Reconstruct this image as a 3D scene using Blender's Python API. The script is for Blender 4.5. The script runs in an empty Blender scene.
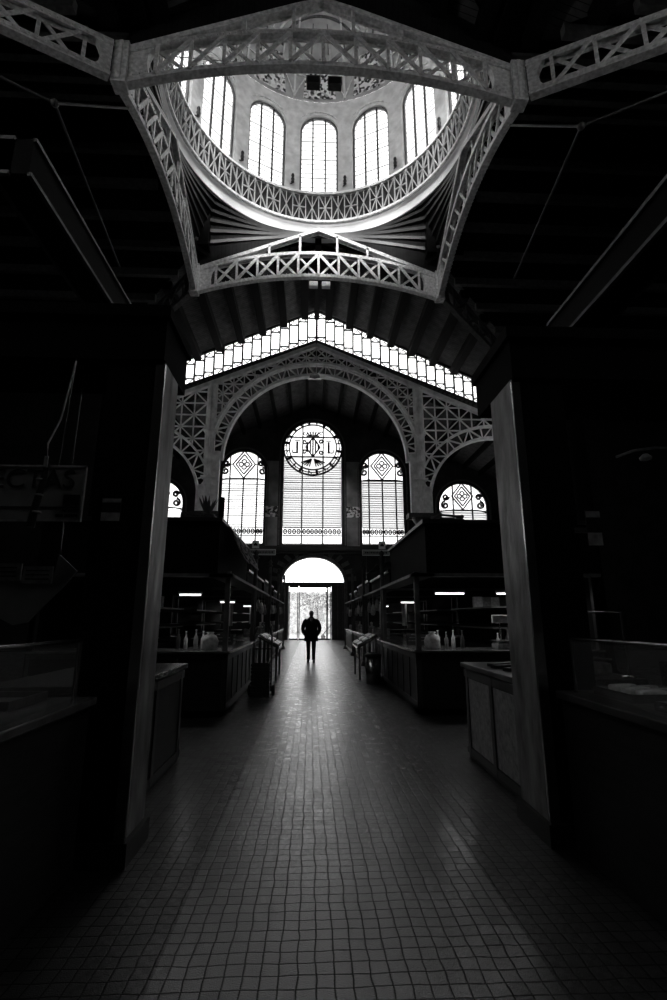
import bpy, bmesh, math, random
from mathutils import Vector, Matrix
random.seed(7)
PI = math.pi
S = bpy.context.scene
COL = S.collection

# ------------------------------------------------------------------ camera
FPX = 497.0
cam_d = bpy.data.cameras.new('camera')
cam_d.sensor_fit = 'VERTICAL'
cam_d.sensor_height = 36.0
cam_d.lens = FPX / 1000.0 * 36.0
cam_d.clip_start = 0.05
cam_d.clip_end = 500
cam = bpy.data.objects.new('camera', cam_d)
COL.objects.link(cam)
cam.location = (-0.2, 0, 1.5)
cam.rotation_euler = (PI / 2 + math.radians(13.34), 0, -math.atan(0.045))
S.camera = cam

# ------------------------------------------------------------------ world, sun, exposure
w = bpy.data.worlds.new('overcast_sky')
S.world = w
w.use_nodes = True
bg = w.node_tree.nodes['Background']
bg.inputs['Color'].default_value = (1, 1, 1, 1)
bg.inputs['Strength'].default_value = 5.0
sun_d = bpy.data.lights.new('hazy_sun', 'SUN')
sun_d.energy = 50.0
sun_d.angle = math.radians(12)
sun = bpy.data.objects.new('hazy_sun', sun_d)
COL.objects.link(sun)
sun.rotation_euler = Vector((0.02, 1.0, -0.53)).to_track_quat('-Z', 'Y').to_euler()
S.view_settings.view_transform = 'Standard'
S.view_settings.look = 'None'
S.view_settings.gamma = 1.0
S.view_settings.use_curve_mapping = False
S.view_settings.exposure = 0.0
S.cycles.max_bounces = 7
S.cycles.diffuse_bounces = 4
S.cycles.transparent_max_bounces = 16
S.cycles.sample_clamp_indirect = 4.0
S.cycles.use_denoising = True


def portal(name, loc, direction, sx, sy):
    """Sampling aid in a window opening: it guides sky light, it emits nothing itself."""
    d = bpy.data.lights.new(name, 'AREA')
    d.shape = 'RECTANGLE'
    d.size = sx
    d.size_y = sy
    d.cycles.is_portal = True
    o = bpy.data.objects.new(name, d)
    COL.objects.link(o)
    o.location = loc
    o.rotation_euler = Vector(direction).to_track_quat('-Z', 'Y').to_euler()
    return o


# ------------------------------------------------------------------ materials
def new_mat(name):
    m = bpy.data.materials.new(name)
    m.use_nodes = True
    return m, m.node_tree, m.node_tree.nodes['Principled BSDF']


def grey(name, v, rough=0.6, metal=0.0, spec=0.4, var=0.25, scale=6.0, bump=0.0, stretch=None):
    m, nt, b = new_mat(name)
    b.inputs['Roughness'].default_value = rough
    b.inputs['Metallic'].default_value = metal
    b.inputs['Specular IOR Level'].default_value = spec
    tc = nt.nodes.new('ShaderNodeTexCoord')
    src = tc.outputs['Object']
    if stretch:
        mp = nt.nodes.new('ShaderNodeMapping')
        mp.inputs['Scale'].default_value = stretch
        nt.links.new(src, mp.inputs['Vector'])
        src = mp.outputs['Vector']
    n = nt.nodes.new('ShaderNodeTexNoise')
    n.inputs['Scale'].default_value = scale
    n.inputs['Detail'].default_value = 6
    nt.links.new(src, n.inputs['Vector'])
    r = nt.nodes.new('ShaderNodeValToRGB')
    lo, hi = v * (1 - var), v * (1 + var)
    r.color_ramp.elements[0].position = 0.3
    r.color_ramp.elements[1].position = 0.7
    r.color_ramp.elements[0].color = (lo, lo, lo, 1)
    r.color_ramp.elements[1].color = (hi, hi, hi, 1)
    nt.links.new(n.outputs['Fac'], r.inputs['Fac'])
    nt.links.new(r.outputs['Color'], b.inputs['Base Color'])
    if bump:
        bp = nt.nodes.new('ShaderNodeBump')
        bp.inputs['Strength'].default_value = bump
        bp.inputs['Distance'].default_value = 0.02
        nt.links.new(n.outputs['Fac'], bp.inputs['Height'])
        nt.links.new(bp.outputs['Normal'], b.inputs['Normal'])
    return m


def pane_mat(name, clear=0.5, tint=0.8):
    m, nt, b = new_mat(name)
    out = nt.nodes['Material Output']
    tr = nt.nodes.new('ShaderNodeBsdfTransparent')
    tr.inputs['Color'].default_value = (tint, tint, tint, 1)
    tl = nt.nodes.new('ShaderNodeBsdfTranslucent')
    tl.inputs['Color'].default_value = (tint, tint, tint, 1)
    gl = nt.nodes.new('ShaderNodeBsdfGlossy')
    gl.inputs['Roughness'].default_value = 0.1
    m1 = nt.nodes.new('ShaderNodeMixShader')
    m1.inputs['Fac'].default_value = clear
    nt.links.new(tl.outputs[0], m1.inputs[1])
    nt.links.new(tr.outputs[0], m1.inputs[2])
    m2 = nt.nodes.new('ShaderNodeMixShader')
    m2.inputs['Fac'].default_value = 0.04
    nt.links.new(m1.outputs[0], m2.inputs[1])
    nt.links.new(gl.outputs[0], m2.inputs[2])
    nt.links.new(m2.outputs[0], out.inputs['Surface'])
    return m


def brick_mat(name, v1, v2, mortar, scale, rough=0.8):
    m, nt, b = new_mat(name)
    tc = nt.nodes.new('ShaderNodeTexCoord')
    mp = nt.nodes.new('ShaderNodeMapping')
    mp.inputs['Rotation'].default_value = (PI / 2, 0, 0)
    br = nt.nodes.new('ShaderNodeTexBrick')
    br.inputs['Scale'].default_value = scale
    br.inputs['Color1'].default_value = (v1, v1, v1, 1)
    br.inputs['Color2'].default_value = (v2, v2, v2, 1)
    br.inputs['Mortar'].default_value = (mortar, mortar, mortar, 1)
    nt.links.new(tc.outputs['Object'], mp.inputs['Vector'])
    nt.links.new(mp.outputs['Vector'], br.inputs['Vector'])
    nt.links.new(br.outputs['Color'], b.inputs['Base Color'])
    b.inputs['Roughness'].default_value = rough
    return m


def mosaic_mat(name):
    m, nt, b = new_mat(name)
    tc = nt.nodes.new('ShaderNodeTexCoord')
    v = nt.nodes.new('ShaderNodeTexVoronoi')
    v.inputs['Scale'].default_value = 7.0
    r = nt.nodes.new('ShaderNodeValToRGB')
    r.color_ramp.elements[0].color = (0.02, 0.02, 0.02, 1)
    r.color_ramp.elements[1].color = (0.75, 0.75, 0.75, 1)
    r.color_ramp.elements[0].position = 0.35
    r.color_ramp.elements[1].position = 0.6
    nt.links.new(tc.outputs['Object'], v.inputs['Vector'])
    nt.links.new(v.outputs['Color'], r.inputs['Fac'])
    nt.links.new(r.outputs['Color'], b.inputs['Base Color'])
    b.inputs['Roughness'].default_value = 0.4
    return m


def boards_mat(name, v, axis=0, rough=0.7):
    """dark timber boarding: thin board joints plus grain"""
    m, nt, b = new_mat(name)
    tc = nt.nodes.new('ShaderNodeTexCoord')
    sp = nt.nodes.new('ShaderNodeSeparateXYZ')
    nt.links.new(tc.outputs['Object'], sp.inputs[0])
    mul = nt.nodes.new('ShaderNodeMath'); mul.operation = 'MULTIPLY'; mul.inputs[1].default_value = 6.0
    nt.links.new(sp.outputs[axis], mul.inputs[0])
    fr = nt.nodes.new('ShaderNodeMath'); fr.operation = 'FRACT'
    nt.links.new(mul.outputs[0], fr.inputs[0])
    gt = nt.nodes.new('ShaderNodeMath'); gt.operation = 'GREATER_THAN'; gt.inputs[1].default_value = 0.1
    nt.links.new(fr.outputs[0], gt.inputs[0])
    n = nt.nodes.new('ShaderNodeTexNoise'); n.inputs['Scale'].default_value = 3.0; n.inputs['Detail'].default_value = 8
    nt.links.new(tc.outputs['Object'], n.inputs['Vector'])
    m2 = nt.nodes.new('ShaderNodeMath'); m2.operation = 'MULTIPLY'
    nt.links.new(n.outputs['Fac'], m2.inputs[0]); nt.links.new(gt.outputs[0], m2.inputs[1])
    m3 = nt.nodes.new('ShaderNodeMath'); m3.operation = 'MULTIPLY'; m3.inputs[1].default_value = v * 2
    nt.links.new(m2.outputs[0], m3.inputs[0])
    cc = nt.nodes.new('ShaderNodeCombineColor')
    for i in range(3):
        nt.links.new(m3.outputs[0], cc.inputs[i])
    nt.links.new(cc.outputs[0], b.inputs['Base Color'])
    b.inputs['Roughness'].default_value = rough
    b.inputs['Specular IOR Level'].default_value = 0.12
    return m


def floor_mat():
    m, nt, b = new_mat('cement_tile_floor')
    N, L = nt.nodes.new, nt.links.new

    def math_(op, a, c=None, d=None):
        x = N('ShaderNodeMath'); x.operation = op
        for i, q in enumerate((a, c, d)):
            if q is None:
                continue
            if isinstance(q, (int, float)):
                x.inputs[i].default_value = q
            else:
                L(q, x.inputs[i])
        return x.outputs[0]
    tc = N('ShaderNodeTexCoord')
    sp = N('ShaderNodeSeparateXYZ'); L(tc.outputs['Object'], sp.inputs[0])
    X, Y = sp.outputs[0], sp.outputs[1]
    t = 0.08
    # joints of the small square tiles, rows slightly wavy
    wn = N('ShaderNodeTexNoise'); wn.inputs['Scale'].default_value = 5.0; L(tc.outputs['Object'], wn.inputs['Vector'])
    wob = math_('MULTIPLY', math_('SUBTRACT', wn.outputs['Fac'], 0.5), 0.03)
    fx = math_('FRACT', math_('DIVIDE', math_('ADD', X, wob), t))
    fy = math_('FRACT', math_('DIVIDE', math_('ADD', Y, wob), t))
    ex = math_('MINIMUM', fx, math_('SUBTRACT', 1.0, fx))
    ey = math_('MINIMUM', fy, math_('SUBTRACT', 1.0, fy))
    edge = math_('MINIMUM', ex, ey)
    tile = math_('MULTIPLY', math_('MINIMUM', math_('MULTIPLY', edge, 12.0), 1.0), 1.0)
    # each tile its own tone
    wv = N('ShaderNodeTexWhiteNoise'); wv.noise_dimensions = '2D'
    cb = N('ShaderNodeCombineXYZ')
    L(math_('FLOOR', math_('DIVIDE', math_('ADD', X, wob), t)), cb.inputs[0])
    L(math_('FLOOR', math_('DIVIDE', math_('ADD', Y, wob), t)), cb.inputs[1])
    L(cb.outputs[0], wv.inputs['Vector'])
    tone = math_('ADD', math_('MULTIPLY', wv.outputs['Value'], 0.8), 0.6)
    grain = N('ShaderNodeTexNoise'); grain.inputs['Scale'].default_value = 160.0; grain.inputs['Detail'].default_value = 3
    L(tc.outputs['Object'], grain.inputs['Vector'])
    gr = math_('MAXIMUM', math_('SUBTRACT', math_('MULTIPLY', grain.outputs['Fac'], 4.0), 1.0), 0.1)
    col = math_('MULTIPLY', math_('MULTIPLY', tile, tone), math_('MULTIPLY', gr, 0.021))
    # checkered mosaic border bands along the aisle and across it
    aX = math_('ABSOLUTE', X)

    def band(v, c, hw):
        return math_('LESS_THAN', math_('ABSOLUTE', math_('SUBTRACT', v, c)), hw)
    aisle = math_('MAXIMUM', band(aX, 0.92, 0.06), band(aX, 1.12, 0.06))
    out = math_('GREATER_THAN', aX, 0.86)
    cross = math_('MAXIMUM', band(Y, 6.1, 0.07), band(Y, 7.4, 0.07))
    cross = math_('MAXIMUM', cross, math_('MAXIMUM', band(Y, 3.3, 0.05), band(Y, 12.5, 0.08)))
    cross = math_('MULTIPLY', cross, out)
    bandm = math_('MAXIMUM', aisle, cross)
    ch = N('ShaderNodeTexChecker'); ch.inputs['Scale'].default_value = 25.0
    ch.inputs['Color1'].default_value = (0.09, 0.09, 0.09, 1); ch.inputs['Color2'].default_value = (0.006, 0.006, 0.006, 1)
    of = N('ShaderNodeVectorMath'); of.operation = 'ADD'; of.inputs[1].default_value = (0, 0, 0.02)
    L(tc.outputs['Object'], of.inputs[0]); L(of.outputs[0], ch.inputs['Vector'])
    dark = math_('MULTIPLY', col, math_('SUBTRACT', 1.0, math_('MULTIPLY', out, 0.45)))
    mx = N('ShaderNodeMix'); mx.data_type = 'FLOAT'
    L(bandm, mx.inputs[0]); L(dark, mx.inputs[2]); L(ch.outputs['Fac'], mx.inputs[3])
    sc = math_('MULTIPLY', ch.outputs['Fac'], 0.022)
    L(sc, mx.inputs[3])
    cc = N('ShaderNodeCombineColor')
    for i in range(3):
        L(mx.outputs[0], cc.inputs[i])
    L(cc.outputs[0], b.inputs['Base Color'])
    # trodden sheen: damp patches are smoother
    pn = N('ShaderNodeTexNoise'); pn.inputs['Scale'].default_value = 1.6; pn.inputs['Detail'].default_value = 5
    L(tc.outputs['Object'], pn.inputs['Vector'])
    rg = math_('ADD', math_('MULTIPLY', pn.outputs['Fac'], 0.16), FLOOR_ROUGH)
    rg = math_('ADD', rg, math_('MULTIPLY', wv.outputs['Value'], 0.12))
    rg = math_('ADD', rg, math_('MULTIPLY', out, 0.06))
    L(rg, b.inputs['Roughness'])
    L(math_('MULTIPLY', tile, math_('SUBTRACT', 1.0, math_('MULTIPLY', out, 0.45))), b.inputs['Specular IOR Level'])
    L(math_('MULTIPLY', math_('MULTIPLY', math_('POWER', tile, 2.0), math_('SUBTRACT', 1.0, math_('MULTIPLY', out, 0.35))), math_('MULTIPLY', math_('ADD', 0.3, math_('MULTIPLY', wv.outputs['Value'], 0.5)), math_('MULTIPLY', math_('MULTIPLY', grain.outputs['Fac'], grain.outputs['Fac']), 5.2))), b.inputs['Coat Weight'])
    b.inputs['Coat Roughness'].default_value = 0.26
    b.inputs['Coat IOR'].default_value = 1.6
    bp = N('ShaderNodeBump'); bp.inputs['Strength'].default_value = 0.7; bp.inputs['Distance'].default_value = 0.004
    hgt = math_('ADD', math_('ADD', math_('MULTIPLY', tile, 0.5), math_('MULTIPLY', grain.outputs['Fac'], 1.2)), math_('MULTIPLY', wv.outputs['Value'], 0.2))
    L(hgt, bp.inputs['Height']); L(bp.outputs[0], b.inputs['Normal'])
    return m


FLOOR_ROUGH = 0.24
M = {}
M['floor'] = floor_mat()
M['iron'] = grey('painted_iron', 0.62, 0.45, 0.0, 0.5, 0.35, 9, 0.25)
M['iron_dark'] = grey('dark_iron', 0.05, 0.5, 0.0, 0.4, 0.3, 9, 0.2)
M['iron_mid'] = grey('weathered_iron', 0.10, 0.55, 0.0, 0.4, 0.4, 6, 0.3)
M['arch_iron'] = grey('arch_iron', 0.85, 0.5, 0.0, 0.4, 0.25, 3, 0.1)
M['lead'] = grey('window_lead', 0.03, 0.5, 0, 0.4, 0.1)
M['slat'] = grey('louvre_slat', 0.30, 0.5, 0, 0.3, 0.1)
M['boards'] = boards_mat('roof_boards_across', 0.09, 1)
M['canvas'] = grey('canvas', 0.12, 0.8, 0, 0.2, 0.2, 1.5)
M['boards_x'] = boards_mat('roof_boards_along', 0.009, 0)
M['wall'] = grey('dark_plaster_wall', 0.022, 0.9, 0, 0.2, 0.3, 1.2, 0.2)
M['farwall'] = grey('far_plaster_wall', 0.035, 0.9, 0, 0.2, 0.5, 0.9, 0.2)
M['pier'] = grey('glazed_pier', 0.22, 0.4, 0, 0.4, 0.5, 1.0, 0.2)
M['ornament'] = mosaic_mat('carved_mosaic')
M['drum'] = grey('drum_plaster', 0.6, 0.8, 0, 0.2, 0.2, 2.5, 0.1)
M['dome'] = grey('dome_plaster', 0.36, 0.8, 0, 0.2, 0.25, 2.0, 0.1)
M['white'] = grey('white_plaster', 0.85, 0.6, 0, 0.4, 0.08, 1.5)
M['rail_back'] = grey('gallery_panel', 0.015, 0.6, 0, 0.3, 0.2, 4)
M['gallery'] = grey('gallery_iron', 0.36, 0.5, 0, 0.4, 0.2, 5)
M['pane'] = pane_mat('window_glass', 0.75, 0.72)
M['pane_dome'] = pane_mat('dome_glass', 0.75, 0.70)
M['pane_fill'] = pane_mat('fill_glass', 0.85, 0.86)  # glass of the added, unseen side windows
M['pane_blind'] = pane_mat('louvred_glass', 0.6, 0.53)
M['pane_clear'] = pane_mat('clear_glass', 0.95, 0.97)
M['wood'] = grey('dark_stall_wood', 0.014, 0.45, 0, 0.4, 0.5, 3, 0.2, (1, 1, 6))
M['wood2'] = grey('worn_stall_wood', 0.035, 0.4, 0, 0.5, 0.6, 4, 0.3, (6, 1, 1))
M['black'] = grey('black_lacquer', 0.012, 0.4, 0, 0.4, 0.3, 5)
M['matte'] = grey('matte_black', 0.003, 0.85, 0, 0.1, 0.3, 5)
M['marble'] = grey('marble_counter', 0.09, 0.25, 0, 0.5, 0.35, 5)
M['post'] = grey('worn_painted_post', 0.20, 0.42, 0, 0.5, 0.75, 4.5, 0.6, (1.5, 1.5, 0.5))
M['steel'] = grey('brushed_steel', 0.5, 0.25, 1.0, 0.5, 0.2, 8)
M['paper'] = grey('white_paper', 0.7, 0.7, 0, 0.3, 0.1)
M['sign'] = grey('sign_board', 0.25, 0.6, 0, 0.3, 0.15)
M['sign_dark'] = grey('sign_lettering', 0.004, 0.6, 0, 0.3, 0.1)
M['goods_l'] = grey('light_goods', 0.75, 0.4, 0, 0.5, 0.3, 20)
M['goods_m'] = grey('mid_goods', 0.32, 0.4, 0, 0.5, 0.4, 20)
M['goods_d'] = grey('dark_goods', 0.06, 0.35, 0, 0.5, 0.4, 20)
M['coat'] = grey('black_wool_coat', 0.012, 0.9, 0, 0.2, 0.3, 40, 0.2)
M['cloth'] = grey('dark_trouser_cloth', 0.015, 0.9, 0, 0.2, 0.3, 40)
M['skin'] = grey('skin', 0.25, 0.6, 0, 0.4, 0.1, 8)
M['hair'] = grey('grey_hair', 0.10, 0.7, 0, 0.3, 0.4, 60)
M['shirt'] = grey('pale_shirt', 0.6, 0.7, 0, 0.3, 0.1)
M['leather'] = grey('black_leather', 0.02, 0.3, 0, 0.5, 0.2, 10)
M['street'] = grey('pale_street_paving', 0.45, 0.6, 0, 0.4, 0.2, 2)
M['facade'] = grey('pale_rough_stone', 0.55, 0.9, 0, 0.2, 0.6, 3.5, 0.5)
m, nt, b = new_mat('tube_light'); b.inputs['Emission Color'].default_value = (1, 1, 1, 1)
b.inputs['Emission Strength'].default_value = 2.5; M['tube'] = m
m, nt, b = new_mat('leaf'); b.inputs['Base Color'].default_value = (0.12, 0.12, 0.12, 1); M['leaf'] = m


# ------------------------------------------------------------------ mesh helpers
class MB:
    def __init__(s):
        s.v = []; s.f = []; s.sm = []

    def add(s, vs, fs, smooth=False):
        o = len(s.v)
        s.v += [tuple(v) for v in vs]
        s.f += [tuple(i + o for i in f) for f in fs]
        s.sm += [smooth] * len(fs)
        return s

    def box(s, x0, x1, y0, y1, z0, z1):
        vs = [(x, y, z) for x in (x0, x1) for y in (y0, y1) for z in (z0, z1)]
        return s.add(vs, [(0, 1, 3, 2), (4, 6, 7, 5), (0, 4, 5, 1), (2, 3, 7, 6), (0, 2, 6, 4), (1, 5, 7, 3)])

    def bar(s, p, q, wd, h, up=(0, 0, 1)):
        p, q = Vector(p), Vector(q)
        d = (q - p)
        if d.length < 1e-6:
            return s
        d.normalize()
        u = Vector(up)
        sd = d.cross(u)
        if sd.length < 1e-4:
            sd = d.cross(Vector((1, 0, 0)))
        sd.normalize(); u = sd.cross(d)
        vs = []
        for c in (p, q):
            for a, b_ in ((-1, -1), (1, -1), (1, 1), (-1, 1)):
                vs.append(c + sd * (a * wd / 2) + u * (b_ * h / 2))
        return s.add(vs, [(0, 1, 2, 3), (7, 6, 5, 4), (0, 4, 5, 1), (1, 5, 6, 2), (2, 6, 7, 3), (3, 7, 4, 0)])

    def poly(s, pts, wd, h, up=(0, 0, 1), closed=False):
        n = len(pts)
        for i in range(n if closed else n - 1):
            s.bar(pts[i], pts[(i + 1) % n], wd, h, up)
        return s

    def tube(s, pts, r, n=8, r2=None):
        pts = [Vector(p) for p in pts]
        rings = []
        m = len(pts)
        for i, p in enumerate(pts):
            d = (pts[min(i + 1, m - 1)] - pts[max(i - 1, 0)]).normalized()
            a = d.cross(Vector((0, 0, 1)))
            if a.length < 0.05:
                a = d.cross(Vector((1, 0, 0)))
            a.normalize(); b_ = d.cross(a)
            rr = r if r2 is None else r + (r2 - r) * i / (m - 1)
            rings.append([p + (a * math.cos(2 * PI * k / n) + b_ * math.sin(2 * PI * k / n)) * rr for k in range(n)])
        vs = [v for rg in rings for v in rg]
        fs = [(i * n + k, i * n + (k + 1) % n, (i + 1) * n + (k + 1) % n, (i + 1) * n + k) for i in range(m - 1) for k in range(n)]
        s.add(vs, fs, True)
        s.add(rings[0], [tuple(range(n))]); s.add(rings[-1], [tuple(range(n))[::-1]])
        return s

    def lathe(s, prof, c=(0, 0, 0), n=16, axis='z', smooth=True):
        vs = []
        for r, z in prof:
            for k in range(n):
                a = 2 * PI * k / n
                if axis == 'z':
                    vs.append((c[0] + r * math.cos(a), c[1] + r * math.sin(a), c[2] + z))
                elif axis == 'x':
                    vs.append((c[0] + z, c[1] + r * math.cos(a), c[2] + r * math.sin(a)))
                else:
                    vs.append((c[0] + r * math.cos(a), c[1] + z, c[2] + r * math.sin(a)))
        m = len(prof)
        fs = [(i * n + k, i * n + (k + 1) % n, (i + 1) * n + (k + 1) % n, (i + 1) * n + k) for i in range(m - 1) for k in range(n)]
        s.add(vs, fs, smooth)
        s.add(vs[:n], [tuple(range(n))]); s.add(vs[-n:], [tuple(range(n))[::-1]])
        return s

    def ball(s, c, r, n=8, sc=(1, 1, 1)):
        prof = [(max(1e-3, math.sin(PI * i / n)), -math.cos(PI * i / n)) for i in range(n + 1)]
        vs = []
        for rr, z in prof:
            for k in range(n + 2):
                a = 2 * PI * k / (n + 2)
                vs.append((c[0] + r * sc[0] * rr * math.cos(a), c[1] + r * sc[1] * rr * math.sin(a), c[2] + r * sc[2] * z))
        q = n + 2
        fs = [(i * q + k, i * q + (k + 1) % q, (i + 1) * q + (k + 1) % q, (i + 1) * q + k) for i in range(n) for k in range(q)]
        return s.add(vs, fs, True)

    def build(s, name, mat, parent=None, bevel=0, **kw):
        me = bpy.data.meshes.new(name)
        me.from_pydata(s.v, [], s.f)
        me.polygons.foreach_set('use_smooth', s.sm)
        me.update()
        bm = bmesh.new(); bm.from_mesh(me)
        bmesh.ops.recalc_face_normals(bm, faces=bm.faces); bm.to_mesh(me); bm.free()
        me.materials.append(M[mat] if isinstance(mat, str) else mat)
        o = bpy.data.objects.new(name, me)
        COL.objects.link(o)
        if parent:
            o.parent = parent
        if bevel:
            md = o.modifiers.new('bevel', 'BEVEL'); md.width = bevel; md.segments = 2; md.limit_method = 'ANGLE'
        for k, v in kw.items():
            o[k] = v
        return o


def thing(name, label, cat, loc=(0, 0, 0), group=None, rz=0, kind=None):
    o = bpy.data.objects.new(name, None)
    COL.objects.link(o)
    o.location = loc; o.rotation_euler = (0, 0, rz)
    o['label'] = label; o['category'] = cat
    if group: o['group'] = group
    if kind: o['kind'] = kind
    return o


def tag(o, label, cat, group=None, kind=None):
    o['label'] = label; o['category'] = cat
    if group: o['group'] = group
    if kind: o['kind'] = kind
    return o


def dup(root, loc=None, rz=None, label=None, scale=None, mirror=False):
    r = root.copy(); COL.objects.link(r)
    if loc is not None: r.location = loc
    if rz is not None: r.rotation_euler = (0, 0, rz)
    if scale: r.scale = scale
    if label: r['label'] = label
    for ch in list(root.children):
        c = ch.copy(); COL.objects.link(c); c.parent = r
        for g in ch.children:
            d = g.copy(); COL.objects.link(d); d.parent = c
    return r


def plate(name, outline, holes, y, thick, mat, parent=None):
    """flat wall plate in XZ with real openings; outline and holes are lists of (x, z)"""
    cu = bpy.data.curves.new('tmp', 'CURVE'); cu.dimensions = '2D'; cu.fill_mode = 'BOTH'; cu.extrude = thick / 2
    for loop in [outline] + holes:
        sp = cu.splines.new('POLY'); sp.points.add(len(loop) - 1)
        for p, (x, z) in zip(sp.points, loop):
            p.co = (x, z, 0, 1)
        sp.use_cyclic_u = True
    o = bpy.data.objects.new('tmp', cu)
    COL.objects.link(o)
    dg = bpy.context.evaluated_depsgraph_get()
    me = bpy.data.meshes.new_from_object(o.evaluated_get(dg))
    bpy.data.objects.remove(o); bpy.data.curves.remove(cu)
    for v in me.vertices:
        x, z, d = v.co
        v.co = (x, y - d, z)
    me.materials.clear(); me.materials.append(M[mat] if isinstance(mat, str) else mat)
    for p in me.polygons: p.use_smooth = False
    bm = bmesh.new(); bm.from_mesh(me); bmesh.ops.remove_doubles(bm, verts=bm.verts, dist=1e-4)
    bmesh.ops.recalc_face_normals(bm, faces=bm.faces); bm.to_mesh(me); bm.free()
    o = bpy.data.objects.new(name, me); COL.objects.link(o)
    if parent: o.parent = parent
    me.name = name
    return o


def arch_loop(cx, hw, z0, zs, rise=None, n=24):
    """round headed opening: list of (x, z)"""
    rise = hw if rise is None else rise
    pts = [(cx - hw, z0), (cx + hw, z0)]
    for i in range(n + 1):
        a = PI * i / n
        pts.append((cx + hw * math.cos(a), zs + rise * math.sin(a)))
    return pts


def text_mesh(name, body, size, loc, rot, mat, parent=None, depth=0.003, align='CENTER'):
    cu = bpy.data.curves.new('tmp', 'FONT'); cu.body = body; cu.size = size; cu.extrude = depth; cu.align_x = align
    o = bpy.data.objects.new('tmp', cu); COL.objects.link(o)
    dg = bpy.context.evaluated_depsgraph_get()
    me = bpy.data.meshes.new_from_object(o.evaluated_get(dg))
    bpy.data.objects.remove(o)
    me.materials.clear(); me.materials.append(M[mat])
    t = bpy.data.objects.new(name, me); COL.objects.link(t)
    t.location = loc; t.rotation_euler = rot
    if parent: t.parent = parent
    return t


def clip_bars(mb, y, lines, inside, wd, dp):
    """lay lattice laths along lines, only where inside(x, z)"""
    for (x0, z0, x1, z1) in lines:
        n = max(4, int(math.hypot(x1 - x0, z1 - z0) / 0.06))
        start = None
        for i in range(n + 1):
            t = i / n
            x, z = x0 + (x1 - x0) * t, z0 + (z1 - z0) * t
            ok = inside(x, z) and i < n
            if ok and start is None:
                start = (x, z)
            if not ok and start is not None:
                if math.hypot(x - start[0], z - start[1]) > 0.12:
                    mb.bar((start[0], y, start[1]), (x, y, z), dp, wd, (0, 1, 0)) if False else \
                        mb.bar((start[0], y, start[1]), (x, y, z), wd, dp, (0, 1, 0))
                start = None


# ------------------------------------------------------------------ floor, walls
WX = -0.15            # the far wall's own axis
YW = 36.0             # far wall
YA = 28.0             # lattice arch plane
YC = 15.43            # dome axis
XT, Y1, Y2 = 5.6, 10.95, 19.9
ZR = 20.6             # roof ridge
SL = 0.46


def roofz(x): return ZR - SL * abs(x)


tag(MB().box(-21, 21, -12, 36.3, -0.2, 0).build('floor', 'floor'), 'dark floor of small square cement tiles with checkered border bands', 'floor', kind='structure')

# far wall with door and windows
CWx, CWh = WX, 2.28
SWx, SWh = 5.2, 1.68
RWx, RWh = 11.3, 1.9
wins = [
    ('window_1', CWx, CWh, 6.65, 14.0, 2.28),
    ('window_2', WX - SWx + 0.05, SWh, 6.65, 12.17, SWh),
    ('window_3', WX + SWx + 0.05, SWh, 6.65, 12.17, SWh),
    ('window_4', WX - RWx, RWh, 6.65, 9.62, RWh),
    ('window_5', WX + RWx, RWh, 6.65, 9.62, RWh),
]
door_loop = arch_loop(WX + 0.12, 2.2, 0.0, 3.95, 1.8)
holes = [arch_loop(cx, hw, z0, zs, rise) for (_, cx, hw, z0, zs, rise) in wins] + [door_loop]
outl = [(-14.6, 0 - 0.001), (14.6, -0.001), (14.6, 11.6), (0, 17.9), (-14.6, 11.6)]
# the door loop touches the floor: lower the outline a little so the opening stays inside
outl = [(-14.6, -0.4), (14.6, -0.4), (14.6, 11.6), (0, 17.9), (-14.6, 11.6)]
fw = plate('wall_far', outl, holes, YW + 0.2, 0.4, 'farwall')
tag(fw, 'dark far wall with round-headed stained windows above the arched entrance', 'wall', kind='structure')

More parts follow.
